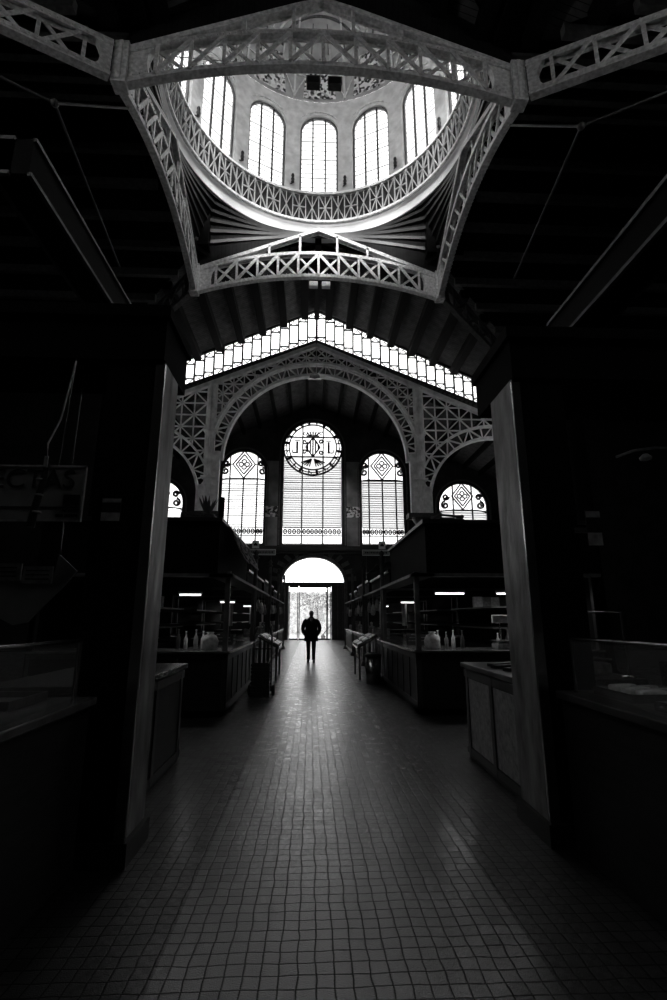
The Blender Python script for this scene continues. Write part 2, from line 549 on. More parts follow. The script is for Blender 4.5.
for i, sx in enumerate((-1, 1)):
    side = ('left', 'right')[i]
    mb = MB()
    mb.box(sx * 10.6, sx * 10.9, -12, 6.95, 0, 12.4); mb.box(sx * 10.6, sx * 10.9, -12, 6.95, 15.3, 15.9)
    mb.box(sx * 10.6, sx * 10.9, -12, -3, 12.4, 15.3); mb.box(sx * 10.6, sx * 10.9, 6.3, 6.95, 12.4, 15.3)
    wr = thing('window_%d' % (8 + i), 'long high window, added out of view for light, in the %s wall of the near nave' % side, 'window', kind='structure')  # unseen window, added to light the near truss from the front
    MB().box(sx * 10.73, sx * 10.77, -3, 6.3, 12.4, 15.3).build('pane', 'pane_fill', wr)
    m_ = MB()
    for q in range(11): m_.box(sx * 10.7, sx * 10.8, -3 + .93 * q - .04, -3 + .93 * q + .04, 12.4, 15.3)
    m_.build('mullions', 'lead', wr)
    portal('window_portal', (sx * 10.5, 1.65, 13.85), (-sx, 0, 0), 9.3, 2.9)
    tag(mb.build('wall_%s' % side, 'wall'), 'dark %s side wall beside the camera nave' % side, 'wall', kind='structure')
    mb = MB(); mb.box(sx * 10.6, sx * 10.9, 23.9, 27.4, 0, 8.8); mb.box(sx * 10.6, sx * 10.9, 23.9, 27.4, 15.2, 15.9); mb.box(sx * 10.6, sx * 10.9, 23.9, 24.3, 8.8, 15.2); mb.box(sx * 10.6, sx * 10.9, 27.3, 27.4, 8.8, 15.2)
    wr = thing('window_%d' % (10 + i), 'tall window, added out of view for light, in the %s side wall just before the lattice arch' % side, 'window', kind='structure')  # hidden window, added to light the lattice arch
    MB().box(sx * 10.73, sx * 10.77, 24.3, 27.4, 8.8, 15.2).build('pane', 'pane_fill', wr)
    for q in range(4): MB().box(sx * 10.7, sx * 10.8, 24.3 + 1.03 * q - .04, 24.3 + 1.03 * q + .04, 8.8, 15.2).build('mullion', 'lead', wr)
    portal('window_portal', (sx * 10.5, 25.85, 12), (-sx, 0, 0), 3.1, 6.4)
    tag(mb.build('wall_%s' % side, 'wall'), 'dark %s side wall just before the lattice arch' % side, 'wall', kind='structure')
    mb = MB(); mb.box(sx * 14.6, sx * 14.9, 28.1, 36.4, 0, 12)
    tag(mb.build('wall_%s' % side, 'wall'), 'dark %s side wall of the entrance hall beyond the lattice arch' % side, 'wall', kind='structure')
    mb = MB(); mb.box(sx * 20, sx * 20.3, 6.95, 23.9, 0, 21)
    mb.box(sx * 10.6, sx * 20.3, 6.75, 6.95, 0, 15.9)
    mb.box(sx * 10.6, sx * 20.3, 23.9, 24.1, 0, 15.9)
    tag(mb.build('wall_%s' % side, 'wall'), 'dark walls closing the %s arm of the crossing' % side, 'wall', kind='structure')
# back wall behind the camera
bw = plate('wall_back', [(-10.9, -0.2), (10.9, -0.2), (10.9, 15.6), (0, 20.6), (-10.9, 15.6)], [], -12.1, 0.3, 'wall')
tag(bw, 'dark gable wall behind the viewer', 'wall', kind='structure')


# ------------------------------------------------------------------ windows of the far wall
def outline_pts(cx, hw, z0, zs, rise, y, n=32):
    return [(x, y, z) for x, z in arch_loop(cx, hw, z0, zs, rise, n)]


def ornament_band(mb, x0, x1, z0, z1, y, n):
    mb.bar((x0, y, z0), (x1, y, z0), .07, .07); mb.bar((x0, y, z1), (x1, y, z1), .07, .07)
    zc = (z0 + z1) / 2; h = (z1 - z0) * 0.30
    step = (x1 - x0) / n
    for k in range(n):
        c = x0 + step * (k + .5)
        pts = [(c + step * .33 * math.cos(a), y, zc + h * math.sin(a)) for a in [2 * PI * j / 10 for j in range(10)]]
        mb.poly(pts, .1, .05, (0, 1, 0), True)
        mb.bar((c - step * .1, y, zc), (c + step * .1, y, zc), .06, .12)


def scroll(mb, cx, cz, r, y, sgn, turns=1.4, wd=.09, rot=0):
    pts = []
    for i in range(22):
        t = i / 21
        a = rot + sgn * t * turns * 2 * PI
        rr = r * (1 - .78 * t)
        pts.append((cx + rr * math.cos(a), y, cz + rr * math.sin(a)))
    mb.poly(pts, wd, wd, (0, 1, 0))


yl = YW + 0.02   # plane of the leading
for (nm, cx, hw, z0, zs, rise) in wins:
    lab = {'window_1': 'tall central window with a round stained-glass rosette above the entrance',
           'window_2': 'arched stained window with diamond motif, immediately left of the tall rosette window',
           'window_3': 'arched stained window with diamond motif, immediately right of the tall rosette window',
           'window_4': 'low arched stained window at the far left of the end wall',
           'window_5': 'low arched stained window at the far right of the end wall'}[nm]
    root = thing(nm, lab, 'window', (0, 0, 0), kind='structure')
    ztop_blind = {'window_1': 12.6, 'window_2': 11.6, 'window_3': 11.6, 'window_4': 9.35, 'window_5': 9.35}[nm]
    zb0, zb1 = 7.35, 7.95
    # glass: lower louvred part darker, top clearer
    def clipz(loop, lo, hi):
        # sample the arch outline between two heights
        n = 40
        L_, R_ = [], []
        for i in range(n + 1):
            z = lo + (hi - lo) * i / n
            dx = hw if z <= zs else hw * math.sqrt(max(0, 1 - ((z - zs) / rise) ** 2))
            L_.append((cx - dx, z)); R_.append((cx + dx, z))
        return L_ + R_[::-1]
    if nm == 'window_1':
        low = clipz(None, 8.0, 13.4)
    else:
        low = clipz(None, 8.0 if nm in ('window_2', 'window_3') else z0, ztop_blind)
    plate('pane', clipz(None, z0, 8.0 if nm in ('window_1', 'window_2', 'window_3') else z0 + .05), [], YW + .12, .02, 'pane', root)
    plate('louvred_pane', low, [], YW + .12, .02, 'pane_blind' if nm in ('window_1', 'window_5', 'window_3') else 'pane', root)
    plate('stained_pane', clipz(None, low[len(low) // 2][1] if False else (13.4 if nm == 'window_1' else ztop_blind), zs + rise - .001), [], YW + .12, .02, 'pane', root)
    # frame around the opening
    mb = MB(); pts = outline_pts(cx, hw - .05, z0, zs, rise - .05, yl)
    mb.poly(pts, .14, .14, (0, 1, 0), True); mb.build('frame', 'lead', root)
    mb = MB(); so = outline_pts(cx, hw + .16, z0, zs, rise + .16, YW - .04)
    mb.poly(so[1:] + so[:1], .10, .2, (0, 1, 0)); mb.build('surround', 'iron_mid', root)
    # louvre slats
    mb = MB()
    z = z0 + .1
    k = 0
    while z < (ztop_blind if nm != 'window_1' else 13.2):
        dx = (hw if z <= zs else hw * math.sqrt(max(0, 1 - ((z - zs) / rise) ** 2))) - .05
        if not (zb0 - .1 < z < zb1 + .1) and z > 8.0 or z < 7.2:
            if z > 7.3 or k % 3 == 0:
                th = .03 + .045 * random.random() ** 2
                if nm == 'window_1':
                    rr = 2.2; dz = z - 14.18
                    if abs(dz) < rr:
                        cut = math.sqrt(rr * rr - dz * dz)
                        if cut < dx:
                            mb.box(cx - dx, cx - cut, YW + .04, YW + .1, z, z + th); mb.box(cx + cut, cx + dx, YW + .04, YW + .1, z, z + th)
                    else:
                        mb.box(cx - dx, cx + dx, YW + .04, YW + .1, z, z + th)
                else:
                    mb.box(cx - dx, cx + dx, YW + .04, YW + .1, z, z + th)
        z += .17; k += 1
    mb.build('louvre', 'slat', root, kind='stuff')
    # mullions
    if nm in ('window_1',):
        mx = (-.78, .78)
    elif nm == 'window_2' or nm == 'window_3':
        mx = (-1.02, 0.0, 1.02)
    else:
        mx = (-.72, .72)
    for q in mx:
        zt = 12.0 if nm == 'window_1' else (zs + rise * math.sqrt(1 - (q / hw) ** 2) if q != 0 else ztop_blind)
        if nm in ('window_4', 'window_5') or q != 0 or True:
            MB().bar((cx + q, yl, z0), (cx + q, yl, zt), .10, .10).build('mullion', 'lead', root)
    # tracery
    mb = MB()
    if nm == 'window_1':
        C0 = 14.18
        for r_, wd in ((2.22, .14), (1.8, .10), (2.02, .06)):
            mb.poly([(cx + r_ * math.cos(a), yl, C0 + r_ * math.sin(a)) for a in [2 * PI * j / 48 for j in range(48)]], wd, .1, (0, 1, 0), True)
        for j in range(20):
            a = 2 * PI * (j + .5) / 20
            mb.bar((cx + 1.85 * math.cos(a), yl, C0 + 1.85 * math.sin(a)), (cx + 2.18 * math.cos(a), yl, C0 + 2.18 * math.sin(a)), .2 if j % 2 else .08, .08, (0, 1, 0))
            a2 = a + .12
            mb.bar((cx + 1.92 * math.cos(a), yl, C0 + 1.92 * math.sin(a)), (cx + 2.1 * math.cos(a2), yl, C0 + 2.1 * math.sin(a2)), .07, .08, (0, 1, 0))
        for q in (-.78, .78):
            h_ = math.sqrt(2.2 ** 2 - q * q)
            mb.bar((cx + q, yl, C0 - h_), (cx + q, yl, C0 + h_), .09, .1)
            mb.bar((cx - h_, yl, C0 + q), (cx + h_, yl, C0 + q), .09, .1)
        tr = mb.build('tracery', 'lead', root)
        mb = MB()
        # lozenge shield with vertical bars, crown above, sprays below and beside
        R_, hh = .55, .78
        mb.poly([(cx - R_, yl, C0), (cx, yl, C0 + hh), (cx + R_, yl, C0), (cx, yl, C0 - hh)], .11, .08, (0, 1, 0), True)
        for q in (-.4, -.2, 0, .2, .4):
            h_ = hh * (1 - abs(q) / R_)
            mb.bar((cx + q, yl, C0 - h_), (cx + q, yl, C0 + h_), .12, .06, (0, 1, 0))
        for sg in (-1, 1):
            scroll(mb, cx + sg * .62, C0 + .42, .2, yl, sg, 1.1, .11)
            scroll(mb, cx + sg * .62, C0 - .40, .2, yl, -sg, 1.1, .11)
            for k in range(5):
                a = -PI / 2 + sg * (.25 + .2 * k)
                mb.bar((cx + sg * .1, yl, C0 - .95), (cx + .95 * math.cos(a) * 1.1, yl, C0 - .9 + .75 * math.sin(a) * .9 - .0), .09, .05, (0, 1, 0))
            for k in range(3):
                mb.bar((cx + sg * .12 * k, yl, C0 + .9), (cx + sg * (.12 * k + .12 * k), yl, C0 + 1.28 - .04 * k), .12, .05, (0, 1, 0))
            scroll(mb, cx + sg * .62, C0 + 1.1, .17, yl, sg, 1.0, .06)
        mb.bar((cx - .5, yl, C0 + .9), (cx + .5, yl, C0 + .9), .08, .08)
        # the letter L on either side, mirrored on the left
        for sg in (-1, 1):
            bx = cx + sg * 1.2
            mb.bar((bx, yl, C0 - .4), (bx, yl, C0 + .42), .17, .05, (0, 1, 0))
            mb.bar((bx - .22, yl, C0 + .5), (bx + .22, yl, C0 + .5), .07, .05, (0, 1, 0))
            mb.bar((bx - (.1 if sg > 0 else .36), yl, C0 - .45), (bx + (.36 if sg > 0 else .1), yl, C0 - .45), .1, .05, (0, 1, 0))
            mb.bar((bx + sg * .36, yl, C0 - .45), (bx + sg * .36, yl, C0 - .2), .08, .05, (0, 1, 0))
        mb.build('emblem', 'lead', root, label='striped lozenge emblem with crown and letters')
    else:
        big = nm in ('window_2', 'window_3')
        q = 1.02 if big else .72
        zt = zs + rise
        zl = ztop_blind + .02
        dc = (zl + zt) / 2; hh = (zt - zl) / 2 - .04; wd_ = hh * .78
        for f_ in (1.0, .72):
            mb.poly([(cx - wd_ * f_, yl, dc), (cx, yl, dc + hh * f_), (cx + wd_ * f_, yl, dc), (cx, yl, dc - hh * f_)], .10, .09, (0, 1, 0), True)
        for a in range(4):
            t = PI / 2 * a
            mb.poly([(cx + .13 * hh * math.cos(t) * 1.6 + .16 * hh * math.cos(b2), yl, dc + .2 * hh * math.sin(t) + .16 * hh * math.sin(b2)) for b2 in [2 * PI * j / 8 for j in range(8)]], .10, .06, (0, 1, 0), True)
        mb.bar((cx - q, yl, dc), (cx - wd_, yl, dc), .05, .06); mb.bar((cx + wd_, yl, dc), (cx + q, yl, dc), .05, .06)
        mb.bar((cx - q, yl, zl), (cx + q, yl, zl), .1, .1)
        for sg in (-1, 1):
            # curved lower edge of the scroll panel
            mb.poly([(cx + sg * (q + (hw - q) * math.sin(t)), yl, zl - (zl - (zs - .75 if big else zs - .55)) * (1 - math.cos(t))) for t in [PI / 2 * j / 8 for j in range(9)]], .08, .09, (0, 1, 0))
            m_ = (q + hw) / 2
            scroll(mb, cx + sg * (m_ - .05), zs + (.62 if big else .75), .25, yl, sg, 1.4, .14)
            scroll(mb, cx + sg * (m_ + .02), zs + (.05 if big else .12), .3, yl, -sg, 1.4, .14, PI / 2)
            mb.poly([(cx + sg * (m_ + .05 + .22 * math.sin(6 * t)), yl, zs + .0 + t) for t in [j * .1 for j in range(9)]], .05, .06, (0, 1, 0))
        mb.build('tracery', 'lead', root)
    if nm in ('window_1', 'window_2', 'window_3'):
        mb = MB()
        edges = [-hw + .1] + list(mx) + [hw - .1]
        for a, b_ in zip(edges, edges[1:]):
            ornament_band(mb, cx + a + .05, cx + b_ - .05, zb0, zb1, yl, max(1, round((b_ - a) / .33)))
        mb.build('ornament_band', 'lead', root)
    portal('window_portal', (cx, YW - .3, (z0 + zs + rise) / 2), (0, -1, 0), hw * 2, zs + rise - z0)

# piers between windows: glazed tile with a carved block, ledge, door surround
for i, (x0, x1) in enumerate(((WX - 3.42, WX - 2.55), (WX + 2.55, WX + 3.5))):
    root = thing('trim_%d' % (i + 1), 'narrow glazed pier just %s of the tall rosette window' % ('left', 'right')[i], 'pier', (0, 0, 0), kind='structure')
    MB().box(x0, x1, YW - .12, YW, 6.6, 13.0).build('pier_face', 'pier', root)
    MB().box(x0 - .02, x1 + .02, YW - .18, YW - .12, 8.7, 9.5).build('carved_block', 'ornament', root)
mb = MB(); mb.box(-14.4, 14.4, YW - .55, YW, 6.2, 6.5); mb.box(-14.4, 14.4, YW - .35, YW, 6.0, 6.2)
tag(mb.build('trim_3', 'iron_dark'), 'dark ledge running along the far wall over the entrance', 'ledge', kind='structure')

dx0 = WX + .12
root = thing('door_1', 'arched glass entrance door at the far end of the aisle', 'door', (0, 0, 0), kind='structure')
mb = MB(); pts = [(dx0 + 2.32 * math.cos(a), YW - .08, 3.95 + 1.92 * math.sin(a)) for a in [PI * j / 32 for j in range(33)]]
mb.poly(pts, .22, .25, (0, 1, 0)); mb.box(dx0 - 2.43, dx0 - 2.2, YW - .2, YW, 0, 3.95); mb.box(dx0 + 2.2, dx0 + 2.43, YW - .2, YW, 0, 3.95)
mb.build('door_surround', 'iron_mid', root)
mb = MB()
for k in range(13):
    a = PI * (k + .5) / 13
    mb.bar((dx0 + 2.5 * math.cos(a), YW - .05, 3.95 + 2.1 * math.sin(a)), (dx0 + 3.1 * math.cos(a), YW - .05, 3.95 + 2.55 * math.sin(a)), .3, .12, (0, 1, 0))
mb.build('voussoir_ring', 'iron_mid', root)
MB().box(dx0 - 2.2, dx0 + 2.2, YW - .05, YW + .2, 3.72, 3.98).build('transom', 'iron_mid', root)
plate('fanlight_pane', arch_loop(dx0, 2.18, 3.98, 3.99, 1.75), [], YW + .15, .02, 'pane_clear', root)
for (x0, x1, nm_) in ((-2.2, -1.72, 'side_panel'), (1.3, 2.2, 'side_panel')):
    o = MB().box(dx0 + x0, dx0 + x1, YW + .02, YW + .1, 0, 3.72).build(nm_, 'iron_dark', root)
    mb = MB()
    for q in (x0 + .08, x1 - .08, (x0 + x1) / 2): mb.box(dx0 + q - .03, dx0 + q + .03, YW - .02, YW + .03, .1, 3.7)
    mb.build('stile', 'iron_mid', o)
for (x0, x1) in ((-1.7, -1.05), (-1.0, 1.0), (1.0, 1.28)):
    leaf = MB()
    leaf.box(dx0 + x0, dx0 + x0 + .06, YW + .05, YW + .12, 0, 3.72); leaf.box(dx0 + x1 - .06, dx0 + x1, YW + .05, YW + .12, 0, 3.72)
    leaf.box(dx0 + x0, dx0 + x1, YW + .05, YW + .12, 0, .1); leaf.box(dx0 + x0, dx0 + x1, YW + .05, YW + .12, 3.6, 3.72)
    l_ = leaf.build('leaf_frame', 'iron_dark', root)
    MB().box(dx0 + x0 + .06, dx0 + x1 - .06, YW + .08, YW + .09, .1, 3.6).build('glass', 'pane_clear', l_)
portal('door_portal', (dx0, YW - .25, 2.9), (0, -1, 0), 4.4, 5.7)

# outside
tag(MB().box(-30, 30, 36.4, 70, -.25, -.02).build('ground', 'street'), 'pale paved street outside the entrance', 'ground', kind='structure')
root = thing('street_building', 'pale rough stone building across the street seen through the glass door', 'building', (0, 48, 0))
mb = MB(); mb.box(-16, 16, 0, 4, -.02, 3.7); mb.build('wall', 'facade', root)
for k in range(9):
    o = MB().box(-13 + k * 3.2, -11.8 + k * 3.2, -.06, .02, 1.2, 2.6).build('window', 'goods_m', root)
mb = MB().box(-16.2, 16.2, -.25, 4.1, 3.7, 3.9).build('cornice', 'facade', root)
root = thing('street_tree', 'leafy street tree outside behind the glass door', 'tree', (.4, 44, -.02))
MB().tube([(0, 0, 0), (.05, 0, 1.2), (-.05, 0, 2.4)], .12, 8, .07).build('trunk', 'wood', root)
mb = MB(); rs = random.Random(3)
for k in range(260):
    a = rs.random() * 2 * PI; r = 1.5 * rs.random() ** .5; z = 2.2 + rs.random() * 1.5
    c = Vector((r * math.cos(a), r * math.sin(a), z)); d = Vector((rs.gauss(0, 1), rs.gauss(0, 1), rs.gauss(0, 1))).normalized() * .16
    e = d.cross(Vector((rs.gauss(0, 1), rs.gauss(0, 1), 1))).normalized() * .09
    mb.add([c - d, c + e, c + d, c - e], [(0, 1, 2, 3)])
mb.build('foliage', 'leaf', root, kind='stuff')
root = thing('hand_truck', 'slanting hand truck parked outside the right glass leaf', 'hand truck', (1.15, 37.4, -.02))
mb = MB(); mb.tube([(-.5, 0, .25), (.35, 0, 1.25), (.5, 0, 1.3)], .035); mb.tube([(-.5, .35, .25), (.35, .35, 1.25), (.5, .35, 1.3)], .035)
for t in (.15, .4, .65, .9): mb.bar((-.5 + .85 * t, 0, .25 + t), (-.5 + .85 * t, .35, .25 + t), .05, .03)
mb.build('frame', 'iron_dark', root)
for yy in (-.06, .4): MB().lathe([(.17, -.03), (.17, .03)], (-.42, yy, .17), 16, 'y').build('wheel', 'black', root)
MB().box(-.75, -.4, 0, .35, .04, .07).build('toe_plate', 'iron_dark', root)

# ------------------------------------------------------------------ roofs
# nave roof toward the camera, nave roof beyond the crossing, both arms of the crossing
sv = (10.6 - XT)          # valley run in x
ev = .8 * sv
ST = (ZR - roofz(XT)) / (YC - Y1)


def slab(pts, mat, name, label, th=.15):
    mb = MB(); n = len(pts)
    top = [(x, y, z + th) for x, y, z in pts]
    mb.add(pts + top, [tuple(range(n)), tuple(range(n, 2 * n))[::-1]] + [(i, (i + 1) % n, n + (i + 1) % n, n + i) for i in range(n)])
    o = mb.build(name, mat)
    return tag(o, label, 'ceiling', kind='structure')


def valley_y(x, far):
    t = max(0, abs(x) - XT) * .8
    if abs(x) < XT and far:
        return YC + math.sqrt(6.8 ** 2 - x * x)
    return (Y2 + t) if far else (Y1 - t)


for sx in (-1, 1):
    sd = 'left' if sx < 0 else 'right'
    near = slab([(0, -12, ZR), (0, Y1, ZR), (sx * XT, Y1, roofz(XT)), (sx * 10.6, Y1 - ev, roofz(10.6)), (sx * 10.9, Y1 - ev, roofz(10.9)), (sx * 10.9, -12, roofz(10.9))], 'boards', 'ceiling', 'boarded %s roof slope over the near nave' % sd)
    RC = 6.75
    ac = math.asin(XT / RC)
    farc = [(sx * RC * math.sin(ac * t / 8), YC + RC * math.cos(ac * t / 8)) for t in range(9)]
    far = slab([(x_, y_, roofz(x_)) for x_, y_ in farc[::-1]] + [(0, YA + .3, ZR), (sx * 14.6, YA + .3, roofz(14.6)), (sx * 14.6, 24.1, roofz(14.6)), (sx * 10.6, Y2 + ev, roofz(10.6)), (sx * (XT + .001), Y2, roofz(XT))], 'boards', 'ceiling', 'boarded %s roof slope between the crossing and the lattice arch' % sd)
    # purlins under each slope
    for (o_, yf, ye) in ((near, False, -12), (far, True, YA)):
        for k in range(0, 8):
            x = sx * (1.3 * k + .75)
            y0 = valley_y(x, yf)
            MB().bar((x, y0, roofz(x) - .2), (x, ye, roofz(x) - .2), .42, .45).build('purlin', 'matte', o_)
    for k in range(2):
        pass
    # arm of the crossing, two slopes
    for (yy, far_) in ((Y1, False), (Y2, True)):
        ye = Y1 - ev if not far_ else Y2 + ev
        pts = [(sx * 6.8, YC, ZR), (sx * 6.3, YC + (yy - YC) * .55, ZR - .55 * (ZR - roofz(XT))), (sx * XT, yy, roofz(XT)), (sx * 10.6, ye, roofz(10.6)), (sx * 20.2, ye, roofz(10.6)), (sx * 20.2, YC, ZR)]
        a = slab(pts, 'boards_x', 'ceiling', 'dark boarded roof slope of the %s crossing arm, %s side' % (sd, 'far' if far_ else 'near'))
        for k in range(1, 8):
            f_ = k / 8
            y = YC + (ye - YC) * f_; z = ZR + (roofz(10.6) - ZR) * f_
            xs = XT + (1.2 if abs(y - YC) < 3 else 0) + max(0, abs(y - YC) - (YC - Y1)) / .8
            MB().bar((sx * xs, y, z - .2), (sx * 20, y, z - .2), .22, .36).build('purlin', 'iron_mid', a)
for sx in (-1, 1):
    for yy in (Y1, Y2):
        k_ = 1 if yy == Y2 else -1
        tag(MB().box(sx * 5.0, sx * 6.7, yy - .5 * k_, yy + 1.1 * k_, 17.9, 20.9).build('roof_corner_block', 'matte'), 'dark timber block closing the roof over the %s %s crossing corner' % ('far' if k_ > 0 else 'near', 'left' if sx < 0 else 'right'), 'roof', kind='structure')
# ridge beam
tag(MB().box(-.16, .16, Y2 + 1.6, YA, ZR - .75, ZR - .05).build('ridge_beam', 'matte'), 'dark ridge beam running to the clerestory apex', 'beam')
tag(MB().box(-.16, .16, -12, Y1 - .2, ZR - .6, ZR - .05).build('ridge_beam', 'matte'), 'dark ridge beam over the near nave above the viewer', 'beam')

# lower roof of the entrance hall
for sx in (-1, 1):
    sd = 'left' if sx < 0 else 'right'
    h_ = slab([(0, YA + .3, 17.7), (0, YW + .1, 17.7), (sx * 14.6, YW + .1, 17.7 - .42 * 14.6), (sx * 14.6, YA + .3, 17.7 - .42 * 14.6)], 'boards', 'ceiling', 'boarded %s roof slope of the entrance hall behind the lattice arch' % sd)
    for k in range(11):
        x = sx * (1.2 * k + .6)
        MB().bar((x, YA + .4, 17.7 - .42 * abs(x) - .17), (x, YW, 17.7 - .42 * abs(x) - .17), .2, .34).build('purlin', 'matte', h_)

# ------------------------------------------------------------------ crossing trusses
def truss(name, label, half, p0, direction, top_rise=2.25, bays=10, group=None):
    """arched lattice truss between two nodes; local x along it"""
    root = thing(name, label, 'truss', p0, group, rz=math.atan2(direction[1], direction[0]))
    zb = lambda x: 16.72 - .92 * (x / half) ** 2
    zt = lambda x: 17.98 - 1.05 * (x / half) ** 2
    N_ = 40
    xs = [-half + 2 * half * i / N_ for i in range(N_ + 1)]
    mb = MB()
    mb.poly([(x, 0, zb(x)) for x in xs], .24, .05); mb.poly([(x, -.11, zb(x) + .07) for x in xs], .03, .10); mb.poly([(x, .11, zb(x) + .07) for x in xs], .03, .10)
    lo = mb.build('lower_chord', 'iron', root)
    mb = MB()
    mb.poly([(x, 0, zt(x) + .03) for x in xs], .26, .04); mb.poly([(x, -.11, zt(x) - .05) for x in xs], .04, .11); mb.poly([(x, .11, zt(x) - .05) for x in xs], .04, .11)
    mb.build('middle_chord', 'iron', root)
    za = zt(0) + 1.3; ze = zt(half) + .1
    mb = MB()
    for sg in (-1, 1):
        mb.bar((sg * half, 0, ze), (0, 0, za), .30, .05); mb.bar((sg * half, -.12, ze - .07), (0, -.12, za - .07), .04, .12)
        mb.bar((sg * half, .12, ze - .07), (0, .12, za - .07), .04, .12)
    mb.build('top_chord', 'iron', root)
    line = lambda x: za + (ze - za) * abs(x) / half
    ins = half - .75
    nodes = [-ins + 2 * ins * i / bays for i in range(bays + 1)]
    for x in nodes:
        MB().bar((x, -.10, zb(x)), (x, -.10, zt(x)), .1, .05, (0, 1, 0)).build('post', 'iron', root)
    for side, yy in (('front', -.13), ('back', .06)):
        web = MB()
        for a, b_ in zip(nodes, nodes[1:]):
            if (side == 'front') == ((a + b_) / 2 < 0):
                web.bar((a, yy, zb(a) + .08), (b_, yy, zt(b_) - .08), .13 if side == 'front' else .09, .04, (0, 1, 0))
            else:
                web.bar((a, yy, zt(a) - .08), (b_, yy, zb(b_) + .08), .13 if side == 'front' else .09, .04, (0, 1, 0))
        web.build('diagonal_braces', 'iron', root)
    for q in (.16, .42):
        for sg in (-1, 1):
            x = sg * half * q
            MB().bar((x, -.08, zt(x)), (x, -.08, line(x) - .05), .12, .1).build('king_post', 'iron', root)
    # end gussets with rounded inner edge
    for sg in (-1, 1):
        g = [(sg * half, zb(half)), (sg * (half - .5), zb(half - .5))]
        g += [(sg * (half - .5 - .0 + .22 * -math.sin(a) * -1 * 0 - .28 * (1 - math.sin(a))), zb(half - .5) + (zt(half - .5) - zb(half - .5)) * (1 - math.cos(a)) / 2) for a in [PI * j / 8 for j in range(1, 8)]]
        g += [(sg * (half - .5), zt(half - .5)), (sg * half, ze)]
        plate('gusset', g, [], 0, .2, 'iron', root)
    # rivets on the chord faces
    mb = MB()
    for f_ in (zb, zt):
        dz = .1 if f_ is zb else -.1
        k = -half + .2
        while k < half - .1:
            mb.ball((k, -.17, f_(k) + dz), .022, 4); k += .17
    mb.build('rivets', 'iron', root, kind='stuff')
    return root


G = 'lattice trusses around the crossing'
truss('arched_truss', 'near arched lattice truss crossing below the dome at the top', XT - .2, (0, Y1, 0), (1, 0), group=G)
truss('arched_truss', 'far arched lattice truss below the dome, above the clerestory', XT - .2, (0, Y2, 0), (1, 0), group=G)
truss('arched_truss', 'left arched lattice truss running back along the dome opening', (Y2 - Y1) / 2 - .2, (-XT, YC, 0), (0, 1), group=G)
truss('arched_truss', 'right arched lattice truss running back along the dome opening', (Y2 - Y1) / 2 - .2, (XT, YC, 0), (0, 1), group=G)


def valley_truss(label, x, y, dx, dy, group='valley girders at the crossing corners', mat='iron'):
    n = math.hypot(dx, dy); L_ = 4.6 * n
    x += .24 * dx; y += .24 * dy
    root = thing('valley_girder', label, 'girder', (x, y, 0), group, rz=math.atan2(dy, dx))
    sl = SL / n
    zt = lambda s: 16.98 - sl * s * .93
    zb = lambda s: 15.8 - sl * s * .75 - .03 * s * s * 0
    ss = [L_ * i / 20 for i in range(21)]
    MB().poly([(s, 0, zt(s)) for s in ss], .24, .06).poly([(s, -.11, zt(s) - .1) for s in ss], .03, .13).poly([(s, .11, zt(s) - .1) for s in ss], .03, .13).build('top_chord', mat, root)
    MB().poly([(s, 0, zb(s)) for s in ss], .24, .06).poly([(s, -.11, zb(s) + .1) for s in ss], .03, .11).poly([(s, .11, zb(s) + .1) for s in ss], .03, .11).build('lower_chord', mat, root)
    mb = MB(); nd = [.65 + (L_ - .65) * i / 5 for i in range(6)]
    for a, b_ in zip(nd, nd[1:]):
        mb.bar((a, -.1, zb(a)), (a, -.1, zt(a)), .1, .05, (0, 1, 0))
        mb.bar((a, -.12, zb(a)), (b_, -.12, zt(b_)), .12, .04, (0, 1, 0))
        mb.bar((a, .08, zt(a)), (b_, .08, zb(b_)), .09, .04, (0, 1, 0))
    mb.build('diagonal_braces', mat, root)
    g = [(0, zb(0)), (.5, zb(.5)), (.32, zb(.4) + .3), (.26, (zb(0) + zt(0)) / 2), (.32, zt(.4) - .3), (.5, zt(.5)), (0, zt(0))]
    plate('gusset', g, [], 0, .2, mat, root)
    mb = MB(); k = .15
    while k < L_:
        for yy in (-.13, .13):
            mb.ball((k, yy, zt(k) - .1), .022, 4); mb.ball((k, yy, zb(k) + .1), .022, 4)
        k += .17
    mb.build('rivets', mat, root, kind='stuff')


valley_truss('riveted girder leaving the near left corner toward the top left edge', -XT, Y1, -1, -.8)
valley_truss('riveted girder leaving the near right corner toward the top right edge', XT, Y1, 1, -.8)
valley_truss('dim girder sloping down from the far left corner of the crossing', -XT, Y2, -1, .8, mat='iron_mid')  # far pair in darker iron: its dimness is put into the colour
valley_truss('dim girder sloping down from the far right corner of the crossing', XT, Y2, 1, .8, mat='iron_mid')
for i, (x, y, nm_) in enumerate(((-XT, Y1, 'near left'), (XT, Y1, 'near right'), (-XT, Y2, 'far left'), (XT, Y2, 'far right'))):
    mb = MB(); mb.box(x - .2, x + .2, y - .2, y + .2, 15.7, 17.15)
    mb.box(x - .06, x + .06, y - .25, y - .2, 15.75, 17.1)
    tag(mb.build('node_post', 'iron', bevel=.02), 'riveted iron corner post joining girders at the %s crossing corner' % nm_, 'post', 'corner posts of the crossing')
